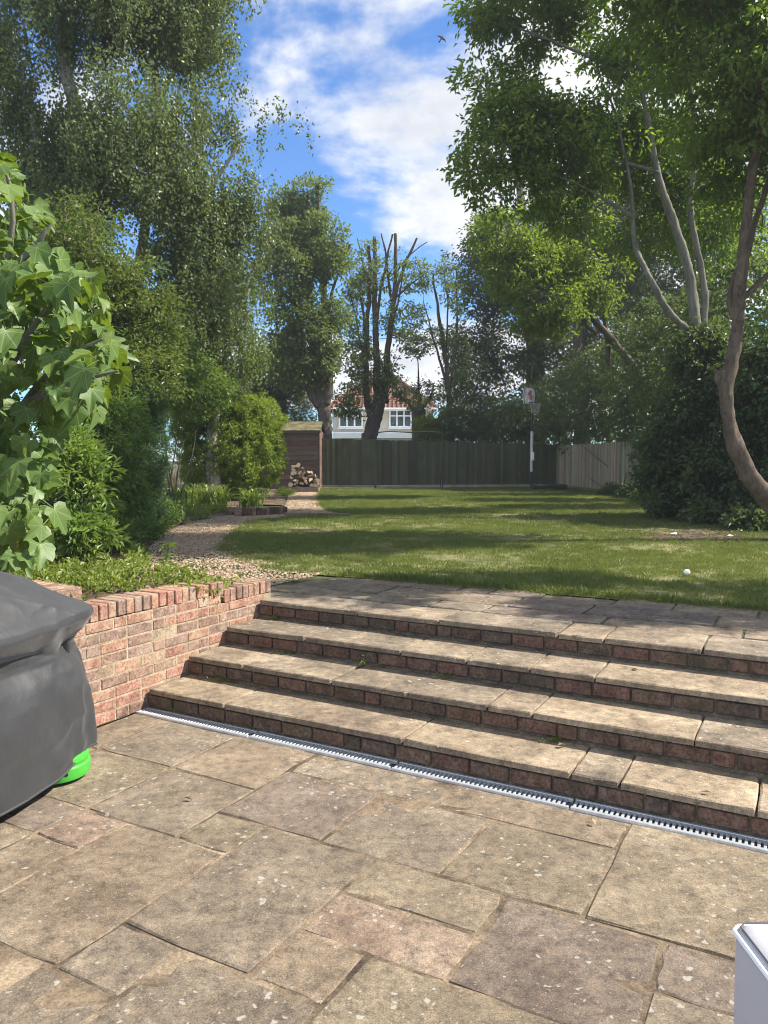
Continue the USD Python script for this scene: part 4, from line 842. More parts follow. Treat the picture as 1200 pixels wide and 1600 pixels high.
strap_clump('strap_leaf_plant', 'pale arching strap leaved clump next to the brick edging', at(390, 795, G), 80, 0.55, 0.45, 51)
for i, (px, py) in enumerate([(262, 800), (285, 797), (305, 794), (325, 793), (345, 794)]):
    strap_clump('strap_leaf_plant', ['upright strap leaved clump nearest the yew', 'second strap leaved clump from the yew', 'middle strap leaved clump before the clipped hedge', 'strap leaved clump left of centre of the hedge foot', 'strap leaved clump beside the pale arching one'][i], at(px, py, G + 0.03), 75, 0.62, 0.35, 60 + i, 0.016)

# tufty dry plant by the log pile
rng = np.random.default_rng(43)
bush('heather_plant', 'low greyish tuft beside the log pallet', L_['strap'], [blob(452, 777, 25.5, 16, 9, 0.35), blob(440, 776, 25, 12, 10, 0.3)], 120, 14, 0.09, 0.07, 0.012, 212, gate=0, hang=-0.3, stems=4)

# ground cover in the bed
rng = np.random.default_rng(71)
def scatter(poly, n, rng):
    x0, y0, x1, y1 = poly.bounds; out = np.zeros((0, 2))
    while len(out) < n:
        q = rng.uniform((x0, y0), (x1, y1), (n * 3, 2)); out = np.vstack([out, q[contains_xy(poly, q[:, 0], q[:, 1])]])
    return out[:n]
near_bed = Polygon([tuple(W((-0.20, -0.35, 0))[:2]), tuple(W((-0.20, 1.35, 0))[:2])] + [A2(*p) for p in [(300, 905), (215, 898), (240, 868), (246, 848), (230, 838), (150, 838), (30, 850)]] + [(-6, 6)]).buffer(0)
q = scatter(near_bed, 5200, rng)
keep = meshkit.fbm(np.c_[q * 2.3, np.zeros(len(q))], 2, 9) > 0.53
q = q[keep]
C = np.c_[q, np.full(len(q), G + 0.03) + 0.10 * rng.random(len(q)) ** 2]
v, f = puff(C, np.tile([0, 0, 1.0], (len(C), 1)), 7, 0.055, 0.055, 0.032, rng, up=1.0, droop=0.2, flat=0.8, hang=0.0)
gc = solo('ground_cover', (v, f), L_['weed'], 'sunlit yellow-green weeds and ivy covering the bed behind the wall', 'ground cover', kind='stuff')
far_bed = bed_poly.intersection(sbox(-7, 8.5, -0.5, 19)).difference(near_bed)
q = scatter(far_bed, 2600, rng); q = q[meshkit.fbm(np.c_[q * 1.5, np.zeros(len(q))], 2, 19) > 0.50]
C = np.c_[q, np.full(len(q), G + 0.05) + 0.12 * rng.random(len(q)) ** 2]
v, f = puff(C, np.tile([0, 0, 1.0], (len(C), 1)), 9, 0.08, 0.07, 0.03, rng, up=1.0, droop=0.2, flat=0.8, hang=0.0)
solo('ground_cover', (v, f), L_['weed'], 'patchy low weeds in the bed beside the bend of the path', 'ground cover', kind='stuff')
q = scatter(bed_poly.intersection(sbox(-7, 5, 0.5, 19)), 2600, rng)
dd = rand_dirs(len(q), rng); dd[:, 2] *= 0.2; dd /= np.linalg.norm(dd, axis=1, keepdims=True)
solo('leaf_litter', leaves(np.c_[q, G + 0.045 + 0.02 * rng.random(len(q))], dd, np.tile([0, 0, 1.0], (len(q), 1)) + rng.normal(0, 0.3, (len(q), 3)), 0.07, 0.028, 0.3, rng, 0.1), M['dry'], 'brown dead leaves strewn over the soil of the flower bed', 'leaf litter', kind='stuff')
q = np.c_[-0.03 - 0.2 * rng.random(170), 0.78 + 0.14 * rng.normal(size=170), np.zeros(170)]
q[:, 2] = 0.72 + 0.03 * rng.random(170) - 0.10 * (rng.random(170) ** 2) * (q[:, 0] > -0.06)
C = W(q)
v, f = puff(C, np.tile([0.4, -0.3, 0.6], (len(C), 1)), 6, 0.04, 0.045, 0.03, rng, up=0.8)
solo('trailing_ivy', (v, f), L_['weed'], 'small tuft of trailing ivy spilling over the brick coping', 'plant')
def upright_weed(label, base, h, n, seed, lm='weed'):
    rng = np.random.default_rng(seed)
    t = thing('weed', label, 'plant', base)
    P, R_ = spline([base, np.asarray(base) + (0.02, 0, h * 0.5), np.asarray(base) + (0.03, 0.02, h)], [0.006, 0.005, 0.002], 8)
    part(t, 'stem', tube(P, R_, 5), L_[lm])
    C = P[rng.integers(1, 8, n)] ; d = rand_dirs(n, rng); d[:, 2] = abs(d[:, 2]) * 0.6 - 0.1; d /= np.linalg.norm(d, axis=1, keepdims=True)
    part(t, 'leaves', leaves(C, d, np.tile([0, 0, 1.0], (n, 1)) + rng.normal(0, 0.3, (n, 3)), min(0.10, 0.55 * h), min(0.030, 0.2 * h), 0.15, rng, 0.3), L_[lm], kind='stuff')
upright_weed('upright bright green weed in the middle of the bed', at(148, 885, G + 0.05), 0.30, 26, 81)
upright_weed('dark leafed rosette weed beside the gravel', at(258, 893, G + 0.03), 0.28, 34, 82, 'shrub')
upright_weed('leafy weed sprouting from the soil near the fig', at(95, 870, G + 0.05), 0.33, 30, 83, 'shrub')

# fig tree: each large leaf a piece of its own
rng = np.random.default_rng(91)
fig = thing('fig_tree', 'big leaved fig tree leaning in at the left edge', 'tree', at(-60, 905, G))
fb = at(-60, 905, G)
stems_px = [[(-60, 905, 6.0), (-40, 700, 5.6), (-10, 500, 5.3), (20, 330, 5.1), (0, 240, 5.1)], [(-55, 880, 6.0), (0, 700, 5.6), (80, 580, 5.3), (160, 530, 5.1)], [(-50, 850, 5.9), (0, 620, 5.5), (60, 500, 5.2), (120, 440, 5.1)],
            [(-60, 900, 6.0), (-20, 800, 5.8), (30, 760, 5.6), (60, 730, 5.5)], [(-60, 800, 5.8), (10, 650, 5.4), (110, 600, 5.2), (185, 580, 5.05)], [(-40, 650, 5.5), (-20, 450, 5.2), (50, 390, 5.0), (80, 350, 5.0)], [(-60, 900, 6.0), (-10, 850, 5.9), (30, 840, 5.8)]]
stp = []
for i, s in enumerate(stems_px):
    P, R_ = spline([atd(*p) for p in s], np.linspace(0.045, 0.008, len(s)), 16)
    if i == 0: P[0, 2] = G
    part(fig, 'trunk' if i == 0 else 'branch', tube(P, R_, 7), M['bark_grey'], smooth=True); stp.append(P[5:])
stp = np.vstack(stp)
def fig_leaf(pos, d, n, size, rng):
    th = np.array([-180, -150, -118, -96, -78, -58, -40, -24, -10, 0, 10, 24, 40, 58, 78, 96, 118, 150]) * np.pi / 180
    rr = np.array([0.10, 0.36, 0.54, 0.66, 0.58, 0.70, 0.80, 0.62, 0.84, 1.0, 0.84, 0.62, 0.80, 0.70, 0.58, 0.66, 0.54, 0.36])
    rr = rr * rng.uniform(0.92, 1.08, len(rr))
    x, y = rr * np.cos(th) * size * 0.62 + size * 0.22, rr * np.sin(th) * size * 0.66
    cup, dr = rng.uniform(0.05, 0.5), rng.uniform(0.3, 1.1)
    z = cup * np.abs(y) - dr * np.maximum(x, 0) ** 2 / size + rng.normal(0, 0.02 * size, len(x))
    P = np.vstack([[size * 0.2, 0, -dr * (size * 0.2) ** 2 / size], np.c_[x, y, z]])
    s = np.cross(n, d); s /= np.linalg.norm(s); u = np.cross(d, s)
    V = pos + P @ np.stack([d, s, u])
    j = np.arange(18)
    F = np.stack([np.zeros(18, int), 1 + j, 1 + (j + 1) % 18], 1)
    # petiole
    b = pos - d * size * 0.35 - u * 0.01
    q = len(V)
    V = np.vstack([V, b - s * 0.003, b + s * 0.003, pos + d * size * 0.12 - s * 0.002 - u * 0.002, pos + d * size * 0.12 + s * 0.002 - u * 0.002])
    F = np.vstack([F, [[q, q + 1, q + 3], [q, q + 3, q + 2]]])
    UVs = np.vstack([np.array([[0.0, 0.0]]), np.c_[rr * np.cos(th), rr * np.sin(th)], np.full((4, 2), 0.9) * (0.5, 0.0)])
    UVs[0] = (0, 0)
    return V, F, UVs
fig_poly = Polygon([(-110, 190), (0, 236), (45, 300), (80, 345), (70, 385), (140, 420), (160, 470), (205, 560), (190, 590), (160, 600), (150, 640), (110, 640), (75, 680), (70, 760), (85, 800), (60, 850), (40, 868), (-110, 900)])
pts = scatter(fig_poly, 900, rng)
rest = []
for q, (px, py) in enumerate(pts):
    p = atd(px, py, rng.uniform(4.75, 5.3) if q < 298 else rng.uniform(5.2, 6.0))
    j = np.argmin(np.linalg.norm(stp - p, axis=1))
    d = p - stp[j]; d = d / (np.linalg.norm(d) + 1e-6) * 0.6 + np.array([0.35, -0.25, -0.45]) * 0.8 + rand_dirs(1, rng)[0] * 0.7
    d /= np.linalg.norm(d)
    n = np.array([0.35, -0.35, 0.75]) + rand_dirs(1, rng)[0] * 0.55; n -= d * (n @ d); n /= np.linalg.norm(n)
    lf = fig_leaf(p, d, n, rng.uniform(0.12, 0.24), rng)
    if q < 298: part(fig, 'leaf', lf[:2], L_['fig'], smooth=True, uv=lf[2])
    else: rest.append(lf)
part(fig, 'inner_leaves', cat_mesh([r[:2] for r in rest]), L_['fig'], smooth=True, kind='stuff', uv=np.vstack([r[2] for r in rest]))

# ------------------------------------------------------------------ grass, pebbles
def instancer(path, protos, P, idx, rot, scale, label, mats, cat=None):
    pi = UsdGeom.PointInstancer.Define(stage, path)
    tag(pi.GetPrim(), label, cat, kind='stuff')
    rel = pi.CreatePrototypesRel()
    for k, m in enumerate(protos):
        pp = f'{path}/piece' + (f'_{k:03d}' if k else '')
        usdkit.mesh(stage, pp, m, mats)
        rel.AddTarget(pp)
    pi.CreateProtoIndicesAttr(Vt.IntArray.FromNumpy(idx.astype(np.int32)))
    pi.CreatePositionsAttr(Vt.Vec3fArray.FromNumpy(P.astype(np.float32)))
    q = [Gf.Quath(float(math.cos(a / 2)), 0, 0, float(math.sin(a / 2))) for a in rot]
    pi.CreateOrientationsAttr(Vt.QuathArray(q))
    pi.CreateScalesAttr(Vt.Vec3fArray.FromNumpy(np.repeat(scale[:, None], 3, 1).astype(np.float32)))
rng = np.random.default_rng(61)
def tuft(n, r, h, rng):
    C = np.c_[rng.normal(0, r, (n, 2)), np.zeros(n)]
    d = np.c_[rng.normal(0, 0.55, (n, 2)), np.ones(n)]; d /= np.linalg.norm(d, axis=1, keepdims=True)
    return leaves(C, d, rand_dirs(n, rng), h, 0.005, 0.1, rng, 0.25)
protos = [tuft(34, 0.055, h, rng) for h in (0.028, 0.034, 0.040, 0.046, 0.032)]
near = lawn_poly.intersection(sbox(-4, 4, 10, 13)); far = lawn_poly.intersection(sbox(-5, 13, 12, 36))
P1, P2 = scatter(near, 15000, rng), scatter(far, 14000, rng)
P = np.vstack([P1, P2])
bd_ = np.hypot((P[:, 0] - at(1085, 838, G)[0]) / 1.1, (P[:, 1] - at(1085, 838, G)[1]) / 1.3) + 0.7 * (meshkit.fbm(np.c_[P * 2.5, np.zeros(len(P))], 3, 4) - 0.5)
bare = rng.random(len(P)) > np.clip((bd_ - 0.25) / 0.75, 0.10, 1)
P = P[~bare]
sc = np.r_[rng.uniform(0.7, 1.2, len(P1)), rng.uniform(1.1, 1.7, len(P2))][~bare]
thin = meshkit.fbm(np.c_[P * 0.8, np.zeros(len(P))], 3, 12)
kp = rng.random(len(P)) < np.clip((thin - 0.25) * 4, 0.25, 1)
P, sc = P[kp], sc[kp]
instancer('/World/grass', protos, np.c_[P, np.full(len(P), G - 0.004)], rng.integers(0, 5, len(P)), rng.uniform(0, 6.28, len(P)), sc, 'short mown grass growing over the whole lawn', M['grass'], 'grass')
edge = []
for s in np.arange(0, 9, 0.028):
    edge.append(W((s - 0.1 + rng.normal(0, 0.02), 2.84 + 0.022 * s + rng.normal(0, 0.028), G - 0.004)))
edge = np.array(edge)
instancer('/World/edge_grass', [tuft(40, 0.05, h, rng) for h in (0.05, 0.065)], edge, rng.integers(0, 2, len(edge)), rng.uniform(0, 6.28, len(edge)), rng.uniform(0.6, 1.25, len(edge)), 'longer ragged grass along the edge of the terrace paving', M['grass'], 'grass')
bp = at(1085, 838, G)
lit = np.c_[bp[0] + rng.normal(0, 0.75, 420), bp[1] + rng.normal(0, 0.85, 420), np.full(420, G + 0.02) + 0.012 * rng.random(420)]
dd = rand_dirs(420, rng); dd[:, 2] *= 0.15; dd /= np.linalg.norm(dd, axis=1, keepdims=True)
solo('leaf_litter', leaves(lit, dd, np.tile([0, 0, 1.0], (420, 1)) + rng.normal(0, 0.3, (420, 3)), 0.06, 0.022, 0.3, rng, 0.1), M['dry'], 'dead leaves and twigs strewn over the bare earth', 'leaf litter', kind='stuff')
a = np.linspace(0, 2 * np.pi, 40, endpoint=False)
rr = 0.9 + 0.7 * (meshkit.noise(np.c_[np.cos(a) * 2, np.sin(a) * 2, a * 0], 3) - 0.5)
solo('bare_earth_patch', sheet(Polygon(np.c_[bp[0] + np.cos(a) * rr * 0.95, bp[1] + np.sin(a) * rr * 1.2]), G + 0.004, 0.12, 0.03, 3, 0.7), M['soil'], 'bare brown earth patch in the lawn before the ivy hedge', kind='structure', smooth=True)

terr_poly = Polygon([tuple(W(p)[:2]) for p in ((-0.34, 1.0, 0), (9, 1.0, 0), (9, 3.0, 0), (-0.34, 2.8, 0))])
peb = []
for k in range(5):
    ic = trimesh.creation.icosphere(1, 1.0); vv = ic.vertices * np.array([1, rng.uniform(0.65, 1), rng.uniform(0.45, 0.7)]) * (1 + 0.25 * (meshkit.noise(ic.vertices * 1.7 + k * 9, k)[:, None] - 0.5)) * 0.010
    peb.append((vv, ic.faces))
np_ = path_poly.buffer(0.22).difference(terr_poly).intersection(sbox(-8, 5, 3, 17)); fp_ = path_poly.intersection(sbox(-8, 17, 3, 34))
P1, P2 = scatter(np_, 17000, rng), scatter(fp_, 4000, rng)
P = np.vstack([P1, P2])
instancer('/World/loose_gravel', peb, np.c_[P, np.full(len(P), G + 0.004)], rng.integers(0, 5, len(P)), rng.uniform(0, 6.28, len(P)), np.r_[rng.uniform(0.6, 1.5, len(P1)), rng.uniform(1.2, 2.2, len(P2))], 'loose tan pebbles lying on the garden path', M['pebble'], 'gravel')

# ------------------------------------------------------------------ edging of the bed
rng = np.random.default_rng(33)
edg = thing('brick_edging', 'low edging of weathered bricks where the path turns', 'edging', at(400, 806, G))
p0, p1, p2 = at(360, 806, G), at(372, 806.5, G), at(443, 803, G)
for i in range(11):
    t = i / 10
    c = p1 * (1 - t) + p2 * t
    ax = np.array([(p2 - p1) / np.linalg.norm(p2 - p1), np.cross([0, 0, 1], (p2 - p1) / np.linalg.norm(p2 - p1)), [0, 0, 1]])
    part(edg, 'brick', oriented(cbox((rng.normal(0, 0.004), 0, 0.045), (0.043, 0.10, 0.115 + rng.normal(0, 0.006)), 0.008), c, ax), M['riser'][i % 2] if i % 3 else M['brick'][4])
strip = thing('timber_edging', 'thin dark timber edging strip at the corner of the lawn', 'edging', at(500, 806, G))
a, b = at(444, 806, G), at(548, 808, G)
ax = np.array([(b - a) / np.linalg.norm(b - a), np.cross([0, 0, 1], (b - a) / np.linalg.norm(b - a)), [0, 0, 1]])
for s in range(2):
    h = np.linalg.norm(b - a) / 4
    part(strip, 'board', oriented(cbox((h + s * 2 * h, 0, 0.02), (h - 0.006, 0.018, 0.05), 0.004), a, ax), M['timber'])

# ------------------------------------------------------------------ fences
rng = np.random.default_rng(35)
def fence(t, a, b, ha, hb, mats, pitch, probs, gravel=0.16):
    L = np.linalg.norm((b - a)[:2]); ex = (b - a) / L; ex[2] = 0; ey = np.cross([0, 0, 1], ex)
    ax = np.array([ex, ey, [0, 0, 1]])
    n = int(L / pitch)
    for i in range(n):
        x = (i + 0.5) * pitch; h = ha + (hb - ha) * x / L + rng.normal(0, 0.010)
        m = cbox((x, rng.normal(0, 0.003) - (0.006 if i % 2 else -0.006), (h + gravel) / 2), (pitch * 0.535, 0.011, (h - gravel) / 2), 0.003)
        v = m[0].copy(); v[:, 0] += (v[:, 2] - h / 2) * rng.normal(0, 0.003)
        part(t, 'fence_board', oriented((v, m[1]), a, ax), mats[rng.choice(len(mats), p=probs)])
    k = max(2, int(round(L / 2.0)) + 1)
    for x in np.linspace(0.06, L - 0.06, k):
        h = ha + (hb - ha) * x / L
        part(t, 'post', oriented(cbox((x, 0.075, h / 2 - 0.02), (0.045, 0.05, h / 2), 0.006), a, ax), mats[0])
    for i in range(k - 1):
        x0, x1 = np.linspace(0, L, k)[i:i + 2]
        part(t, 'gravel_board', oriented(cbox(((x0 + x1) / 2, 0.0, gravel / 2 - 0.004), ((x1 - x0) / 2 - 0.004, 0.020, gravel / 2), 0.004), a, ax), M['concrete'] if t == bf else M['timber'])
    for z in (0.45, 1.4):
        part(t, 'rail', oriented(cbox((L / 2, 0.05, z), (L / 2 - 0.05, 0.025, 0.04), 0.004), a, ax), mats[0])
bf = thing('back_fence', 'dark green close-boarded fence across the back of the garden', 'fence', fence_l)
fence(bf, fence_l + (0.02, 0, 0), fence_r + (0.22, 0.05, 0), 2.08, 1.84, M['fence'], 0.115, [0.5, 0.3, 0.2], 0.12)
rf = thing('side_fence', 'pale weathered board fence running along the right side', 'fence', fence_r)
fence(rf, fence_r + (0.03, -0.02, 0), fence_n + (0.5, -2.5, 0), 1.80, 1.80, M['fence_right'], 0.15, [0.55, 0.28, 0.17], 0.1)
kerb = thing('paving_strip', 'pale narrow paving strip at the foot of the back fence', 'edging', fence_l)
ex = (fence_r - fence_l); Lk = np.linalg.norm(ex); ex /= Lk; axk = np.array([ex, np.cross([0, 0, 1], ex), [0, 0, 1]])
for i in range(11):
    w = Lk * 0.93 / 11
    part(kerb, 'paving_slab', oriented(cbox((w * (i + 0.5), -0.22, 0.008), (w / 2 - 0.006, 0.17, 0.022), 0.005), fence_l, axk), M['concrete'])

# ------------------------------------------------------------------ shed
YS = 31.0
xs = [(405 - 600) / 1200 * YS, (499.5 - 600) / 1200 * YS]
ze = atd(450, 673, YS)[2]; zr = atd(450, 660, YS + 1.0)[2]
shed = thing('garden_shed', 'brown shiplap shed with a mossy roof behind the logs', 'shed', ((xs[0] + xs[1]) / 2, YS, G))
cx, hw = (xs[0] + xs[1]) / 2, (xs[1] - xs[0]) / 2
part(shed, 'wall', bbox((cx, YS + 1.0, (ze + G) / 2), (hw - 0.03, 0.96, (ze - G) / 2 - 0.02)), M['shed_dark'])
nb = 12; bh = (ze - G) / nb
for i in range(nb):
    z = G + bh * (i + 0.5)
    m = cbox((cx, YS + 0.012, z), (hw - 0.04, 0.013, bh / 2 + 0.006), 0.003); v = m[0].copy(); v[:, 1] += (v[:, 2] - z) / bh * 0.016
    part(shed, 'wall_board', (v, m[1]), M['shed'])
    m = cbox((xs[1] - 0.012, YS + 1.0, z), (0.012, 0.95, bh / 2 + 0.004), 0.003)
    part(shed, 'wall_board', m, M['shed'])
for x in (xs[0] + 0.02, xs[1] - 0.02):
    part(shed, 'corner_post', cbox((x, YS - 0.008, (ze + G) / 2), (0.03, 0.02, (ze - G) / 2), 0.004), M['shed_dark'])
rv = []
for sgn, y0, y1 in ((1, YS - 0.12, YS + 1.0), (-1, YS + 2.12, YS + 1.0)):
    n = 14
    for (za, zb) in ((0, 0.03),):
        X = np.linspace(xs[0] - 0.08, xs[1] + 0.06, n); T = np.linspace(0, 1, 8)
        gx, gt = np.meshgrid(X, T); yy = y0 + (y1 - y0) * gt; zz = ze - 0.02 + (zr - ze + 0.02) * gt + 0.02 * meshkit.noise(np.stack([gx * 6, yy * 6, gx * 0], -1), 3)
        top = np.stack([gx, yy, zz + 0.03], -1).reshape(-1, 3); bot = np.stack([gx, yy, zz * 0 + ze - 0.03 + (zr - ze + 0.02) * gt], -1).reshape(-1, 3)
        i, j = np.meshgrid(np.arange(7), np.arange(n - 1), indexing='ij'); a = (i * n + j).ravel()
        F = np.vstack([np.stack([a, a + 1, a + n + 1], 1), np.stack([a, a + n + 1, a + n], 1)])
        if sgn < 0: F = F[:, ::-1]
        e = np.arange(n - 1); k = 8 * n
        Fe = np.vstack([np.stack([e, e + k, e + 1], 1), np.stack([e + 1, e + k, e + k + 1], 1)])
        rv.append((np.vstack([top, bot]), np.vstack([F, F[:, ::-1] + k, Fe])))
part(shed, 'roof', cat_mesh(rv), M['moss_roof'])
part(shed, 'fascia', cbox((cx, YS - 0.13, ze - 0.06), (hw + 0.06, 0.012, 0.05), 0.003), M['shed_dark'])
part(shed, 'gable', (np.array([[xs[1] - 0.03, YS + 0.02, ze - 0.03], [xs[1] - 0.03, YS + 1.98, ze - 0.03], [xs[1] - 0.03, YS + 1.0, zr - 0.05]]), np.array([[0, 1, 2]])), M['shed_dark'])

# ------------------------------------------------------------------ pallet and logs
rng = np.random.default_rng(45)
pb_ = at(474, 769, G); YP = pb_[1]
pal = thing('pallet', 'weathered timber pallet under the heap of logs', 'pallet', pb_)
for i in range(6):
    part(pal, 'slat', cbox((pb_[0] + 0.0, YP + 0.05 + i * 0.17, G + 0.17), (0.55, 0.06, 0.013), 0.003), M['timber'])
for i in range(3):
    part(pal, 'bearer', cbox((pb_[0] - 0.48 + i * 0.48, YP + 0.45, G + 0.08), (0.05, 0.47, 0.072), 0.004), M['timber'])
part(pal, 'front_board', cbox((pb_[0], YP - 0.02, G + 0.08), (0.55, 0.012, 0.05), 0.003), M['timber'])
def log(c, d, L, r, seed):
    rng = np.random.default_rng(seed)
    n = 10
    d = d / np.linalg.norm(d); P = np.stack([c - d * L / 2, c, c + d * L / 2])
    v, f = tube(P, [r, r * 1.03, r * 0.97], n, cap=False)
    half = rng.random() < 0.55
    if half: 
        k = rand_dirs(1, rng)[0]; k -= d * (k @ d); k /= np.linalg.norm(k)
        s = (v - c) @ k; v = v - np.maximum(s - r * 0.15, 0)[:, None] * k
    t = thing('log', 'cut firewood log lying in the heap in front of the shed', 'log', c - (0, 0, r), 'firewood logs heaped on the pallet')
    part(t, 'bark', (v, f), M['log_bark'])
    for q, s in ((0, -1), (2, 1)):
        ringv = v[q * n:(q + 1) * n]; part(t, 'cut_end', (np.vstack([ringv, ringv.mean(0) + d * s * 0.003]), np.array([[j, (j + 1) % n, n] for j in range(n)])), M['log_end'])
heap = [(-0.42, 0), (-0.24, 0), (-0.06, 0), (0.12, 0), (0.30, 0), (0.46, 0), (-0.36, 1), (-0.16, 1), (0.03, 1), (0.22, 1), (0.40, 1), (-0.34, 2), (-0.14, 2), (0.08, 2), (0.27, 2), (-0.32, 3), (-0.08, 3), (0.14, 3), (-0.36, 4), (-0.12, 3.9), (-0.30, 4.9)]
for i, (x, lv) in enumerate(heap):
    for row in range(2):
        c = np.array([pb_[0] + x + rng.normal(0, 0.02), YP + 0.22 + row * 0.42, G + 0.27 + lv * 0.135 + rng.normal(0, 0.008)])
        log(c, np.array([rng.normal(0, 0.30), 1, rng.normal(0, 0.22)]) if rng.random() > 0.2 else np.array([1, rng.normal(0, 0.4), rng.normal(0, 0.2)]), rng.uniform(0.28, 0.38), rng.uniform(0.065, 0.095), 500 + i * 2 + row)

# ------------------------------------------------------------------ football goal in front of the fence
YG = 30.6
goal = thing('goal_frame', 'slim dark metal goal frame in front of the back fence', 'goal', atd(640, 765, YG) * (1, 1, 0) + (0, 0, G))
gl, gr, zt = atd(587, 675, YG), atd(692, 675, YG), atd(587, 676, YG)[2]
part(goal, 'post', tube(np.array([[gl[0], YG, G], [gl[0], YG, zt - 0.12]]), 0.024, 8), M['metal_dark'])
part(goal, 'post', tube(np.array([[gr[0], YG, G], [gr[0], YG, zt - 0.12]]), 0.024, 8), M['metal_dark'])
P, R_ = spline([(gl[0], YG, zt - 0.12), (gl[0] + 0.03, YG, zt - 0.03), (gl[0] + 0.12, YG, zt), ((gl[0] + gr[0]) / 2, YG, zt + 0.01), (gr[0] - 0.12, YG, zt), (gr[0] - 0.03, YG, zt - 0.03), (gr[0], YG, zt - 0.12)], [0.024] * 7, 30)
part(goal, 'crossbar', tube(P, R_, 8), M['metal_dark'])
for x in (gl[0], gr[0]):
    part(goal, 'back_stay', tube(np.array([[x, YG, zt - 0.3], [x - 0.05, YG + 0.6, G + 0.03]]), 0.02, 6), M['metal_dark'])
part(goal, 'ground_bar', tube(np.array([[gl[0] - 0.05, YG + 0.6, G + 0.03], [gr[0] - 0.05, YG + 0.6, G + 0.03]]), 0.02, 6), M['metal_dark'])

# ------------------------------------------------------------------ basketball hoop
hb = at(832, 765, G); YH = hb[1]
hoop = thing('basketball_hoop', 'portable basketball hoop on a pole by the fence corner', 'basketball hoop', (hb[0], YH, G))
def HP(px, py, dy=0): return atd(px, py, YH + dy)
b0, b1 = HP(832, 757), HP(884, 757)
part(hoop, 'base', cbox(((b0[0] + b1[0]) / 2, YH + 0.1, G + 0.11), ((b1[0] - b0[0]) / 2 + 0.04, 0.30, 0.105), 0.05), M['black'])
xp = HP(831, 700)[0]
z_ = lambda py: HP(831, py)[2]
part(hoop, 'pole', tube(np.array([[xp, YH, G], [xp, YH, z_(630)]]), 0.035, 10), M['black'])
part(hoop, 'pole_sleeve', tube(np.array([[xp - 0.004, YH, z_(737)], [xp - 0.004, YH, z_(674)]]), 0.052, 10), M['board'])
part(hoop, 'crank_box', cbox((xp + 0.03, YH - 0.05, z_(713)), (0.055, 0.04, 0.17), 0.015), M['white_paint'])
part(hoop, 'brace', tube(np.array([[xp, YH, z_(738)], [HP(850, 752)[0], YH, z_(751)]]), 0.022, 6), M['black'])
bc = HP(826, 620); axb = np.array([[math.cos(-0.75), math.sin(-0.75), 0], [-math.sin(-0.75), math.cos(-0.75), 0], [0, 0, 1]])
axb = np.array([[0.76, 0.65, 0], [-0.65, 0.76, 0], [0, 0, 1.0]])          # board turned towards the left
org = np.array([bc[0], YH - 0.06, bc[2]])
bd = Polygon([(-0.30, -0.30), (0.30, -0.30), (0.36, 0.0), (0.34, 0.26), (0.2, 0.36), (-0.2, 0.36), (-0.34, 0.26), (-0.36, 0.0)]).buffer(0.02)
bm = trimesh.creation.extrude_polygon(bd, 0.03, engine='earcut'); bv = np.c_[bm.vertices[:, 0], -bm.vertices[:, 2], bm.vertices[:, 1]]
part(hoop, 'backboard', oriented((bv, bm.faces[:, ::-1]), org, axb), M['board'])
rim_m = trimesh.creation.extrude_polygon(bd.difference(bd.buffer(-0.03)), 0.01, engine='earcut'); v = np.c_[rim_m.vertices[:, 0], -rim_m.vertices[:, 2] - 0.031, rim_m.vertices[:, 1]]
part(hoop, 'board_edge', oriented((v, rim_m.faces[:, ::-1]), org, axb), M['metal_dark'])
mark = Polygon([(0.02, 0.26), (0.16, 0.22), (0.12, 0.10), (0.20, 0.0), (0.12, -0.14), (-0.04, -0.10), (0.0, 0.02), (-0.10, 0.10)])
mm_ = trimesh.creation.extrude_polygon(mark, 0.004, engine='earcut'); v = np.c_[mm_.vertices[:, 0], -mm_.vertices[:, 2] - 0.031, mm_.vertices[:, 1]]
part(hoop, 'red_marking', oriented((v, mm_.faces[:, ::-1]), org, axb), M['red'])
rc = org + np.array([0, -0.32, -0.24]) @ axb
th = np.linspace(0, 2 * np.pi, 25)
part(hoop, 'rim', tube(np.c_[rc[0] + 0.22 * np.cos(th), rc[1] + 0.22 * np.sin(th), np.full(25, rc[2])], 0.012, 6), M['metal_dark'])
ms = []
for k in range(12):
    for s in (1, -1):
        tt = np.linspace(0, 1, 6); aa = k / 12 * 2 * np.pi + s * tt * 1.1; r_ = 0.22 - 0.09 * tt
        ms.append(tube(np.c_[rc[0] + r_ * np.cos(aa), rc[1] + r_ * np.sin(aa), rc[2] - 0.42 * tt], 0.006, 3, cap=False))
part(hoop, 'net', cat_mesh(ms), M['net'])
part(hoop, 'rim_bracket', tube(np.stack([org + np.array([0, -0.03, -0.24]) @ axb, org + np.array([0, -0.11, -0.24]) @ axb]), 0.03, 6), M['metal_dark'])

# ------------------------------------------------------------------ house beyond the fence
YB = 54.0
def BX(px): return (px - 600) / FPX * YB / math.cos(PITCH) * 0.998
def BZ(py): return atd(600, py, YB)[2]
hx0, hx1 = BX(520), BX(674)
house = thing('house', 'cream rendered house with a red tiled hipped roof beyond the fence', 'house', ((hx0 + hx1) / 2, YB, G - 1))
eave = BZ(638)
part(house, 'wall', bbox(((hx0 + hx1) / 2, YB + 4, (eave + G - 1) / 2), ((hx1 - hx0) / 2, 4, (eave - G + 1) / 2)), M['render'])
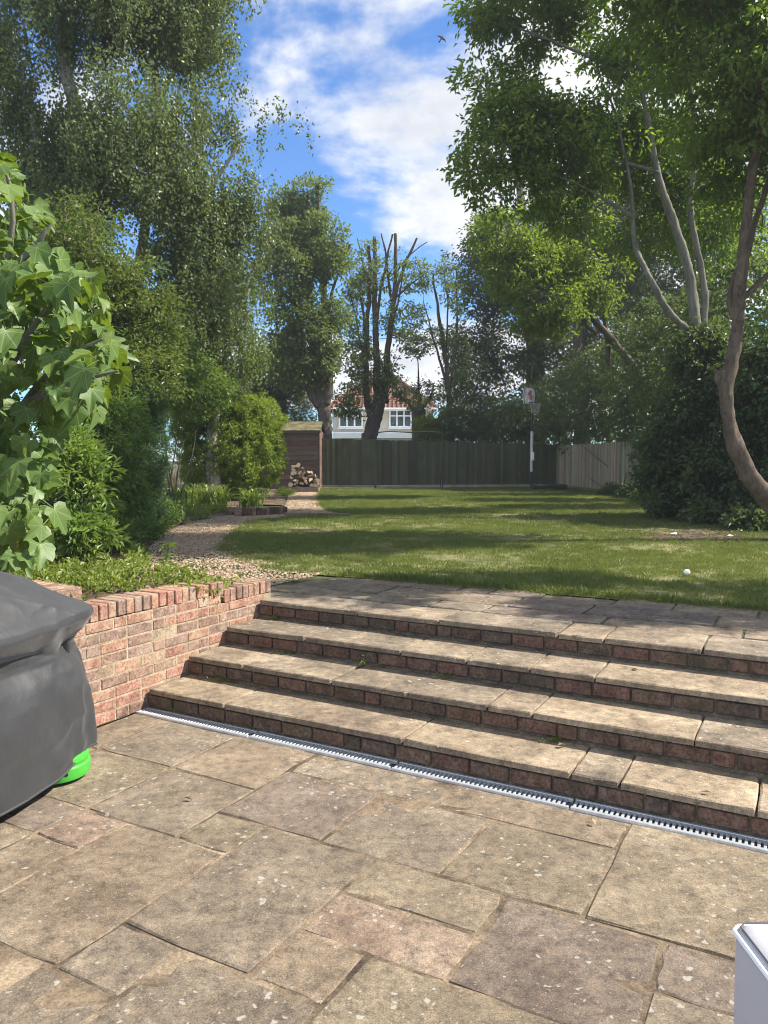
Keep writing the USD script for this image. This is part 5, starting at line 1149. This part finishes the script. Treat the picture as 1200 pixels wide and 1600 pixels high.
# hipped roof of tile courses, each a stepped strip
ov = 0.4
x0, x1, y0, y1 = hx0 - ov, hx1 + ov, YB - ov, YB + 8 + ov
zt_, rise = eave - 0.05, BZ(578) - eave + 0.1
nc = 16
rm = []
for i in range(nc):
    ta, tb = i / nc, (i + 1) / nc
    za, zb = zt_ + rise * ta + 0.035, zt_ + rise * tb
    ia, ib = 3.3 * ta, 3.3 * tb
    qa = [(x0 + ia, y0 + ia), (x1 - ia, y0 + ia), (x1 - ia, y1 - ia), (x0 + ia, y1 - ia)]
    qb = [(x0 + ib, y0 + ib), (x1 - ib, y0 + ib), (x1 - ib, y1 - ib), (x0 + ib, y1 - ib)]
    V = np.array([(*p, za) for p in qa] + [(*p, zb) for p in qb] + [(*p, za - 0.05) for p in qa])
    F = []
    for k in range(4):
        l = (k + 1) % 4
        F += [[k, l, 4 + l], [k, 4 + l, 4 + k], [8 + k, 8 + l, l], [8 + k, l, k]]
    rm.append((V, np.array(F)))
roof = part(house, 'roof', cat_mesh(rm), M['tiles'])
rolls = []
for k in range(int((x1 - x0) / 0.30)):
    x = x0 + 0.15 + 0.30 * k; reach = min(1, min(x - x0, x1 - x) / 3.3)
    if reach > 0.08: rolls.append(tube(np.array([[x, y0 - 0.01, zt_ + 0.055], [x, y0 + 3.3 * reach, zt_ + rise * reach + 0.03]]), 0.055, 5, cap=True))
part(roof, 'tile_rolls', cat_mesh(rolls), M['tiles'], kind='stuff')
for sx, ex_ in ((x0, 1), (x1, -1)):
    part(roof, 'hip_ridge', tube(np.array([[sx, y0, zt_ + 0.06], [sx + ex_ * 3.3, y0 + 3.3, zt_ + rise + 0.06]]), 0.12, 7), M['tiles'])
part(house, 'gutter', tube(np.array([[x0, y0 - 0.05, zt_], [x1, y0 - 0.05, zt_]]), 0.06, 7), M['white_paint'])
part(house, 'soffit', bbox(((x0 + x1) / 2, YB - 0.2, zt_ - 0.06), ((x1 - x0) / 2 - 0.05, 0.19, 0.05)), M['white_paint'])
def window(px0, px1, py0, py1, cols):
    xa, xb, zb, za = BX(px0), BX(px1), BZ(py0), BZ(py1)
    w = part(house, 'window', bbox(((xa + xb) / 2, YB - 0.02, (za + zb) / 2), ((xb - xa) / 2, 0.012, (zb - za) / 2)), M['curtain'])
    bars = [bbox(((xa + xb) / 2, YB - 0.06, z), ((xb - xa) / 2 + 0.06, 0.045, 0.06)) for z in (za, zb)]
    tr = za + (zb - za) * 0.66
    bars.append(bbox(((xa + xb) / 2, YB - 0.062, tr), ((xb - xa) / 2, 0.04, 0.045)))
    xsx = np.linspace(xa, xb, cols + 1)
    bars += [bbox((x, YB - 0.064, (za + zb) / 2), (0.05, 0.043, (zb - za) / 2 + 0.05)) for x in xsx]
    part(w, 'frame', cat_mesh(bars), M['white_paint'])
    for k in range(cols):
        for (z0, z1) in ((za + 0.06, tr - 0.045), (tr + 0.045, zb - 0.06)):
            part(w, 'pane', bbox(((xsx[k] + xsx[k + 1]) / 2, YB - 0.045, (z0 + z1) / 2), ((xsx[k + 1] - xsx[k]) / 2 - 0.05, 0.004, (z1 - z0) / 2)), M['glass'])
    part(w, 'sill', bbox(((xa + xb) / 2, YB - 0.10, za - 0.10), ((xb - xa) / 2 + 0.12, 0.10, 0.035)), M['white_paint'])
window(609, 653, 641, 667, 4)
window(531, 566, 641, 667, 3)
part(house, 'porch_roof', bbox(((BX(523) + BX(660)) / 2, YB - 0.9, BZ(678)), ((BX(660) - BX(523)) / 2, 0.9, 0.05)), M['white_paint'])
part(house, 'porch_fascia', bbox(((BX(523) + BX(660)) / 2, YB - 1.82, BZ(681.5) - 0.02), ((BX(660) - BX(523)) / 2 + 0.02, 0.018, 0.17)), M['white_paint'])
part(house, 'porch_wall', bbox(((BX(527) + BX(656)) / 2, YB - 0.85, (BZ(678) - 0.06 + G - 1) / 2), ((BX(656) - BX(527)) / 2, 0.8, (BZ(678) - 0.06 - G + 1) / 2)), M['render'])

# ------------------------------------------------------------------ covered grill, gas cylinder, pale cover
ca, sa = math.cos(math.radians(14)), math.sin(math.radians(14))
GC = np.array([-2.14, 3.70, 0.0]); EX, EY = np.array([ca, -sa, 0]), np.array([sa, ca, 0])   # across, along
sec_ = np.array([  # z, half across, half along, superellipse power
    (0.070, 0.425, 0.70, 5), (0.20, 0.425, 0.70, 5), (0.36, 0.425, 0.71, 4.5), (0.50, 0.42, 0.71, 4), (0.60, 0.395, 0.69, 4), (0.665, 0.36, 0.655, 4), (0.70, 0.355, 0.65, 4), (0.745, 0.375, 0.67, 4), (0.80, 0.41, 0.71, 4.5), (0.850, 0.435, 0.745, 5), (0.885, 0.425, 0.735, 5), (0.93, 0.38, 0.665, 4), (0.985, 0.335, 0.575, 3.2), (1.04, 0.29, 0.50, 2.8), (1.09, 0.235, 0.42, 2.5), (1.125, 0.17, 0.32, 2.3), (1.145, 0.09, 0.18, 2.2), (1.150, 0.0, 0.0, 2)])
from scipy.interpolate import PchipInterpolator
ns, nt = 340, 170
par = np.linspace(0, len(sec_) - 1, nt); ii = np.arange(len(sec_))
cols_ = [0.45 * PchipInterpolator(ii, sec_[:, k])(par) + 0.55 * np.interp(par, ii, sec_[:, k]) for k in range(4)]
th = np.linspace(0, 2 * np.pi, ns, endpoint=False)
V = []
rngc = np.random.default_rng(77)
creases = []
for q in range(46):
    t0 = rngc.uniform(-np.pi, np.pi)
    if q < 26:  z0, z1, dt_, dep, wid = rngc.uniform(0.45, 0.70), rngc.uniform(0.08, 0.35), rngc.normal(0, 0.22), rngc.uniform(0.010, 0.026) * rngc.choice([-1, 1, -1]), rngc.uniform(0.05, 0.11)
    elif q < 38: z0, z1, dt_, dep, wid = rngc.uniform(0.66, 0.84), rngc.uniform(0.56, 0.72), rngc.normal(0, 0.5), rngc.uniform(0.012, 0.026) * rngc.choice([-1, 1, -1]), rngc.uniform(0.04, 0.08)
    else: z0, z1, dt_, dep, wid = rngc.uniform(1.0, 1.08), rngc.uniform(0.87, 0.92), rngc.normal(0, 0.3), rngc.uniform(0.006, 0.014), rngc.uniform(0.04, 0.07)
    creases.append((t0, dt_, z0, z1, dep, wid))
def crease_at(th, z):
    out = np.zeros_like(th)
    for t0, dt_, z0, z1, dep, wid in creases:
        s = (z0 - z) / (z0 - z1)
        if -0.25 < s < 1.25:
            env = np.clip(1.25 - abs(s - 0.5) * 1.8, 0, 1)
            dd = np.abs((th - t0 - dt_ * s + np.pi) % (2 * np.pi) - np.pi)
            out += dep * env * np.exp(-dd / wid)
    return out
for z, hx, hy, pw in zip(*cols_):
    c, s = np.cos(th), np.sin(th)
    x = np.sign(c) * np.abs(c) ** (2 / pw) * hx; y = np.sign(s) * np.abs(s) ** (2 / pw) * hy
    low = np.clip((0.70 - z) / 0.5, 0, 1)
    fold = 0.026 * low * np.sin(th * 9 + 1.2 * np.sin(2 * th) + z * 2.0) + 0.014 * low * np.sin(th * 17 + 3 * z + 1.0)
    crease = 0.030 * np.exp(-((z - 0.66 - 0.05 * np.sin(th * 3)) / 0.05) ** 2) * (np.sin(th * 7 + 0.5) - 0.4)
    p3 = np.c_[x * 3.0, y * 3.0, np.full(ns, z * 3.5)]
    nz = (meshkit.fbm(p3, 3, 4) - 0.5) * 0.060 + (np.abs(meshkit.fbm(p3 * (1.0, 1.0, 0.8) * 1.7 + 5, 2, 8) - 0.5) * -0.09 + 0.012)
    d = 0.6 * fold + crease + 0.7 * nz + crease_at(th, z)
    rr = np.hypot(x, y) + 1e-9
    fade = np.clip(rr / 0.12, 0, 1)
    # hem lifts over the far right corner
    zz = np.full(ns, z)
    lift = np.clip((y - 0.22) / 0.35, 0, 1) ** 1.3 * np.clip((x - 0.05) / 0.30, 0, 1)
    zz = z + lift * 0.06 * np.clip((0.55 - z) / 0.48, 0, 1) + 0.02 * np.sin(th * 5) * np.clip((0.3 - z) / 0.25, 0, 1)
    zz = zz + 0.018 * (meshkit.fbm(p3 * 1.3 + 2, 2, 6) - 0.5) * (z > 0.85)
    bul = 0.02 * np.exp(-((z - 0.42) / 0.16) ** 2) * np.clip((y - 0.25) / 0.3, 0, 1) * np.clip(x / 0.3, 0, 1)
    x = x + (d * fade + bul) * x / rr; y = y + d * fade * y / rr
    V.append(GC + x[:, None] * EX + y[:, None] * EY + zz[:, None] * DZ)
V = np.vstack(V)
i, j = np.meshgrid(np.arange(nt - 1), np.arange(ns), indexing='ij')
a, b = (i * ns + j).ravel(), (i * ns + (j + 1) % ns).ravel()
F = np.vstack([np.stack([a, b, b + ns], 1), np.stack([a, b + ns, a + ns], 1)])
grill = thing('covered_grill', 'garden grill under a creased dark grey cloth cover', 'grill', GC)
cov = part(grill, 'cover', (V, F), M['cover'], smooth=42)
hem = V[:ns]
part(cov, 'hem', tube(np.vstack([hem, hem[:1]]), 0.007, 6, cap=False), M['cover'], smooth=True)
row = int(np.argmin(np.abs(cols_[0] - 0.868)))
ring = V[row * ns:(row + 1) * ns]
for q in (44, 126, 214, 296):
    col = V[q::ns][row:-6]
    part(cov, 'seam', tube(col, 0.0035, 5, cap=False), M['cover'], smooth=True)
for sx in (-1, 1):
    for sy in (-1, 1):
        part(grill, 'leg', tube(np.stack([GC + EX * sx * 0.3 + EY * sy * 0.5, GC + EX * sx * 0.3 + EY * sy * 0.5 + DZ * 0.8]), 0.02, 8), M['metal_dark'])
cyl = GC + EX * 0.275 + EY * 0.43
prof = [(0.0, 0.012), (0.150, 0.012), (0.168, 0.020), (0.172, 0.04), (0.172, 0.080), (0.162, 0.088), (0.162, 0.097), (0.166, 0.104), (0.164, 0.125), (0.12, 0.14), (0.06, 0.145), (0.0, 0.145)]
lt = trimesh.creation.revolve(np.array(prof), sections=40)
gas = thing('gas_cylinder', 'lime green cylinder base peeping out below the grey cover', 'gas cylinder', cyl)
part(gas, 'body', (lt.vertices + cyl, lt.faces), M['lime'], smooth=35)
hd = np.array([0.62, -0.78, 0]); hd /= np.linalg.norm(hd)
hp = cyl + hd * 0.1725 + DZ * 0.060
part(gas, 'hole', tube(np.stack([hp - hd * 0.004, hp + hd * 0.001]), 0.010, 12), M['rubber'])

# pale box-shaped cover, near right
from shapely import affinity
pc0 = np.array([0.815, 1.745, 0.0])
w_, d_, h_ = 1.15, 0.95, 0.605
n_ = 16
def rbox():
    m = trimesh.creation.box((w_, d_, h_))
    m = m.subdivide_to_size(0.05)
    v = m.vertices.copy()
    hlf = np.array([w_, d_, h_]) / 2; r = 0.045
    core_ = np.clip(v, -(hlf - r), hlf - r); dd = v - core_; ln = np.linalg.norm(dd, axis=1, keepdims=True)
    v = np.where(ln > 1e-9, core_ + dd / np.maximum(ln, 1e-9) * r, v)
    lowf = np.clip((0.2 - v[:, 2]) / 0.5, 0, 1)
    nx = (meshkit.fbm(np.c_[v[:, 1] * 5, v[:, 0] * 5, v[:, 2] * 1.2], 3, 5) - 0.5)
    v[:, 0] += nx * 0.035 * lowf * np.sign(v[:, 0]) * (np.abs(v[:, 0]) > hlf[0] - 0.05)
    v[:, 1] += nx * 0.035 * lowf * np.sign(v[:, 1]) * (np.abs(v[:, 1]) > hlf[1] - 0.05)
    v[:, 2] += 0.030 * (meshkit.fbm(v * (3, 3, 0), 3, 7) - 0.6) * (v[:, 2] > hlf[2] - 0.04)
    return v + np.array([pc0[0] + w_ / 2, pc0[1] - d_ / 2, h_ / 2 + 0.02]), m.faces
pale = thing('covered_table', 'garden furniture under a fitted pale grey cover at the bottom right', 'furniture cover', (pc0[0] + w_ / 2, pc0[1] - d_ / 2, 0))
pcov = part(pale, 'cover', rbox(), M['cover_white'], smooth=True)
zt2 = h_ + 0.02
loop = np.array([(pc0[0] + 0.004, pc0[1] - 0.02), (pc0[0] + 0.004, pc0[1] - d_ + 0.02), (pc0[0] + w_ - 0.02, pc0[1] - d_ + 0.004), (pc0[0] + w_ - 0.004, pc0[1] - 0.02), (pc0[0] + 0.02, pc0[1] - 0.004)])
part(pcov, 'piping', tube(np.c_[np.vstack([loop, loop[:1]]), np.full(6, zt2 - 0.022)], 0.007, 6), M['white_seam'])
part(pcov, 'seam', tube(np.c_[np.vstack([loop, loop[:1]]) * 1.0 + (0.012, -0.006), np.full(6, zt2 - 0.008)], 0.0028, 5), M['seam'])

# ------------------------------------------------------------------ small things
sb = at(1073, 901, G)
ic = trimesh.creation.icosphere(2, 0.032); ic.vertices = ic.vertices * (1, 1, 0.9) + sb + (0, 0, 0.045)
solo('white_ball', ic, M['white_paint'], 'small white ball lying on the lawn edge', 'ball', smooth=True)
rng = np.random.default_rng(55)
for i, (px, py, lab) in enumerate([(1052, 834, 'pale scrap of paper left of the bare earth patch'), (1140, 838, 'pale torn scrap at the right end of the bare earth patch')]):
    c = at(px, py, G + 0.035); v = c + rng.normal(0, 0.024, (7, 3)) * (1.3, 0.8, 0.5); hull = trimesh.Trimesh(v, process=False).convex_hull
    solo('paper_scrap', hull, M['white_paint'], lab, 'litter')
q = 0
for px, py, z, lab in [(870, 1166, R + 0.012, 'dry curled leaf on the lowest tread'), (1112, 1238, R + 0.012, 'dry brown leaf at the right of the lowest tread'), (1154, 1276, 0.03, 'small pale leaf on the lower riser ledge'), (998, 1046, 3 * R + 0.01, 'tiny dry leaf on the third tread'), (300, 1250, 0.01, 'dark crumpled leaf on the patio flags'), (930, 1288, 0.012, 'brown leaf beside the drain')]:
    c = at(px, py, z); d = rand_dirs(1, rng); d[:, 2] *= 0.2
    v, f = leaves(c[None], d / np.linalg.norm(d), np.array([[0.2, 0.1, 1.0]]), 0.045, 0.026, 0.4, rng, 0.1)
    solo('fallen_leaf', (v, f), M['log_end'] if q % 2 else M['dry'], lab, 'leaf'); q += 1
wb = W((1.22, NOSE[2] - 0.005 + 0.0, 2 * R))
wb = at(562, 1042, 2 * R)
upright_weed('tiny green weed sprouting at the foot of a riser', wb, 0.07, 9, 85)
for i, (u, k, lab) in enumerate([(0.35, 1, 'tiny moss tuft near the wall at the back of the lowest tread'), (0.62, 2, 'tiny moss tuft near the wall on the second tread'), (0.2, 3, 'tiny green tuft in the wall corner of the third tread'), (2.75, 1, 'tiny moss tuft at the back of the lowest tread towards the right'), (1.9, 2, 'tiny moss tuft halfway along the second tread')]):
    c = W((u, NOSE[k] + 0.0, R * k + 0.004)); n = 60
    Cc = c + np.c_[rng.normal(0, 0.05, n), rng.normal(0, 0.012, n), np.abs(rng.normal(0, 0.008, n))]
    d = rand_dirs(n, rng); d[:, 2] = abs(d[:, 2]); d /= np.linalg.norm(d, axis=1, keepdims=True)
    solo('moss_tuft', leaves(Cc, d, rand_dirs(n, rng), 0.022, 0.009, 0.2, rng, 0.2), L_['weed'], lab, 'moss')
# bird
bc = atd(690, 60, 45)
bird = thing('bird', 'small dark bird gliding below the cloud', 'bird', bc)
bs = trimesh.creation.icosphere(2, 1.0); bv = bs.vertices * np.array([0.05, 0.05, 0.16]); bv[:, 0] *= 1 - 0.5 * np.clip(-bv[:, 2] / 0.16, 0, 1)
rotz = np.array([[math.cos(0.6), 0, math.sin(0.6)], [0, 1, 0], [-math.sin(0.6), 0, math.cos(0.6)]])
part(bird, 'body', (bv @ rotz.T + bc, bs.faces), M['bark_dark'], smooth=True)
for s in (-1, 1):
    wv = np.array([[0, 0, 0.06], [s * 0.16, 0.02, 0.10], [s * 0.34, 0.05, -0.03], [s * 0.14, 0.02, -0.01], [0, 0, -0.05], [0, 0.012, 0.0]])
    part(bird, 'wing', (wv @ rotz.T + bc, np.array([[0, 1, 5], [1, 2, 3], [1, 3, 5], [3, 4, 5], [1, 0, 5], [2, 1, 3], [3, 1, 5], [4, 3, 5]])), M['bark_dark'])
part(bird, 'tail', (np.array([[-0.02, 0, -0.13], [0.02, 0, -0.13], [0.05, 0.0, -0.26], [-0.05, 0.0, -0.26]]) @ rotz.T + bc, np.array([[0, 1, 2], [0, 2, 3], [2, 1, 0], [3, 2, 0]])), M['bark_dark'])
# wires
for i, (ya, lab) in enumerate([(516, 'upper overhead wire left of the pollarded tree'), (530, 'lower overhead wire left of the pollarded tree')]):
    a, b = atd(150, ya + 10, 48), atd(620, ya - 3, 48)
    P, R_ = spline([a, (a + b) / 2 - (0, 0, 0.35), b], [0.02] * 3, 12)
    solo('overhead_wire', tube(P, R_, 5), M['metal_dark'], lab, 'wire')

# ------------------------------------------------------------------ summer haze in the air
hz = usdkit.material(stage, '/World/Looks/haze_air', {'v': ('principled_volume', {'color': (0.93, 0.96, 1.0), 'density': 0.0009, 'anisotropy': 0.35})}, [], volume='v.volume')
solo('haze', bbox((0, 30, 9.5), (75, 75, 12.0)), hz, 'faint summer haze hanging in the garden air', kind='stuff')
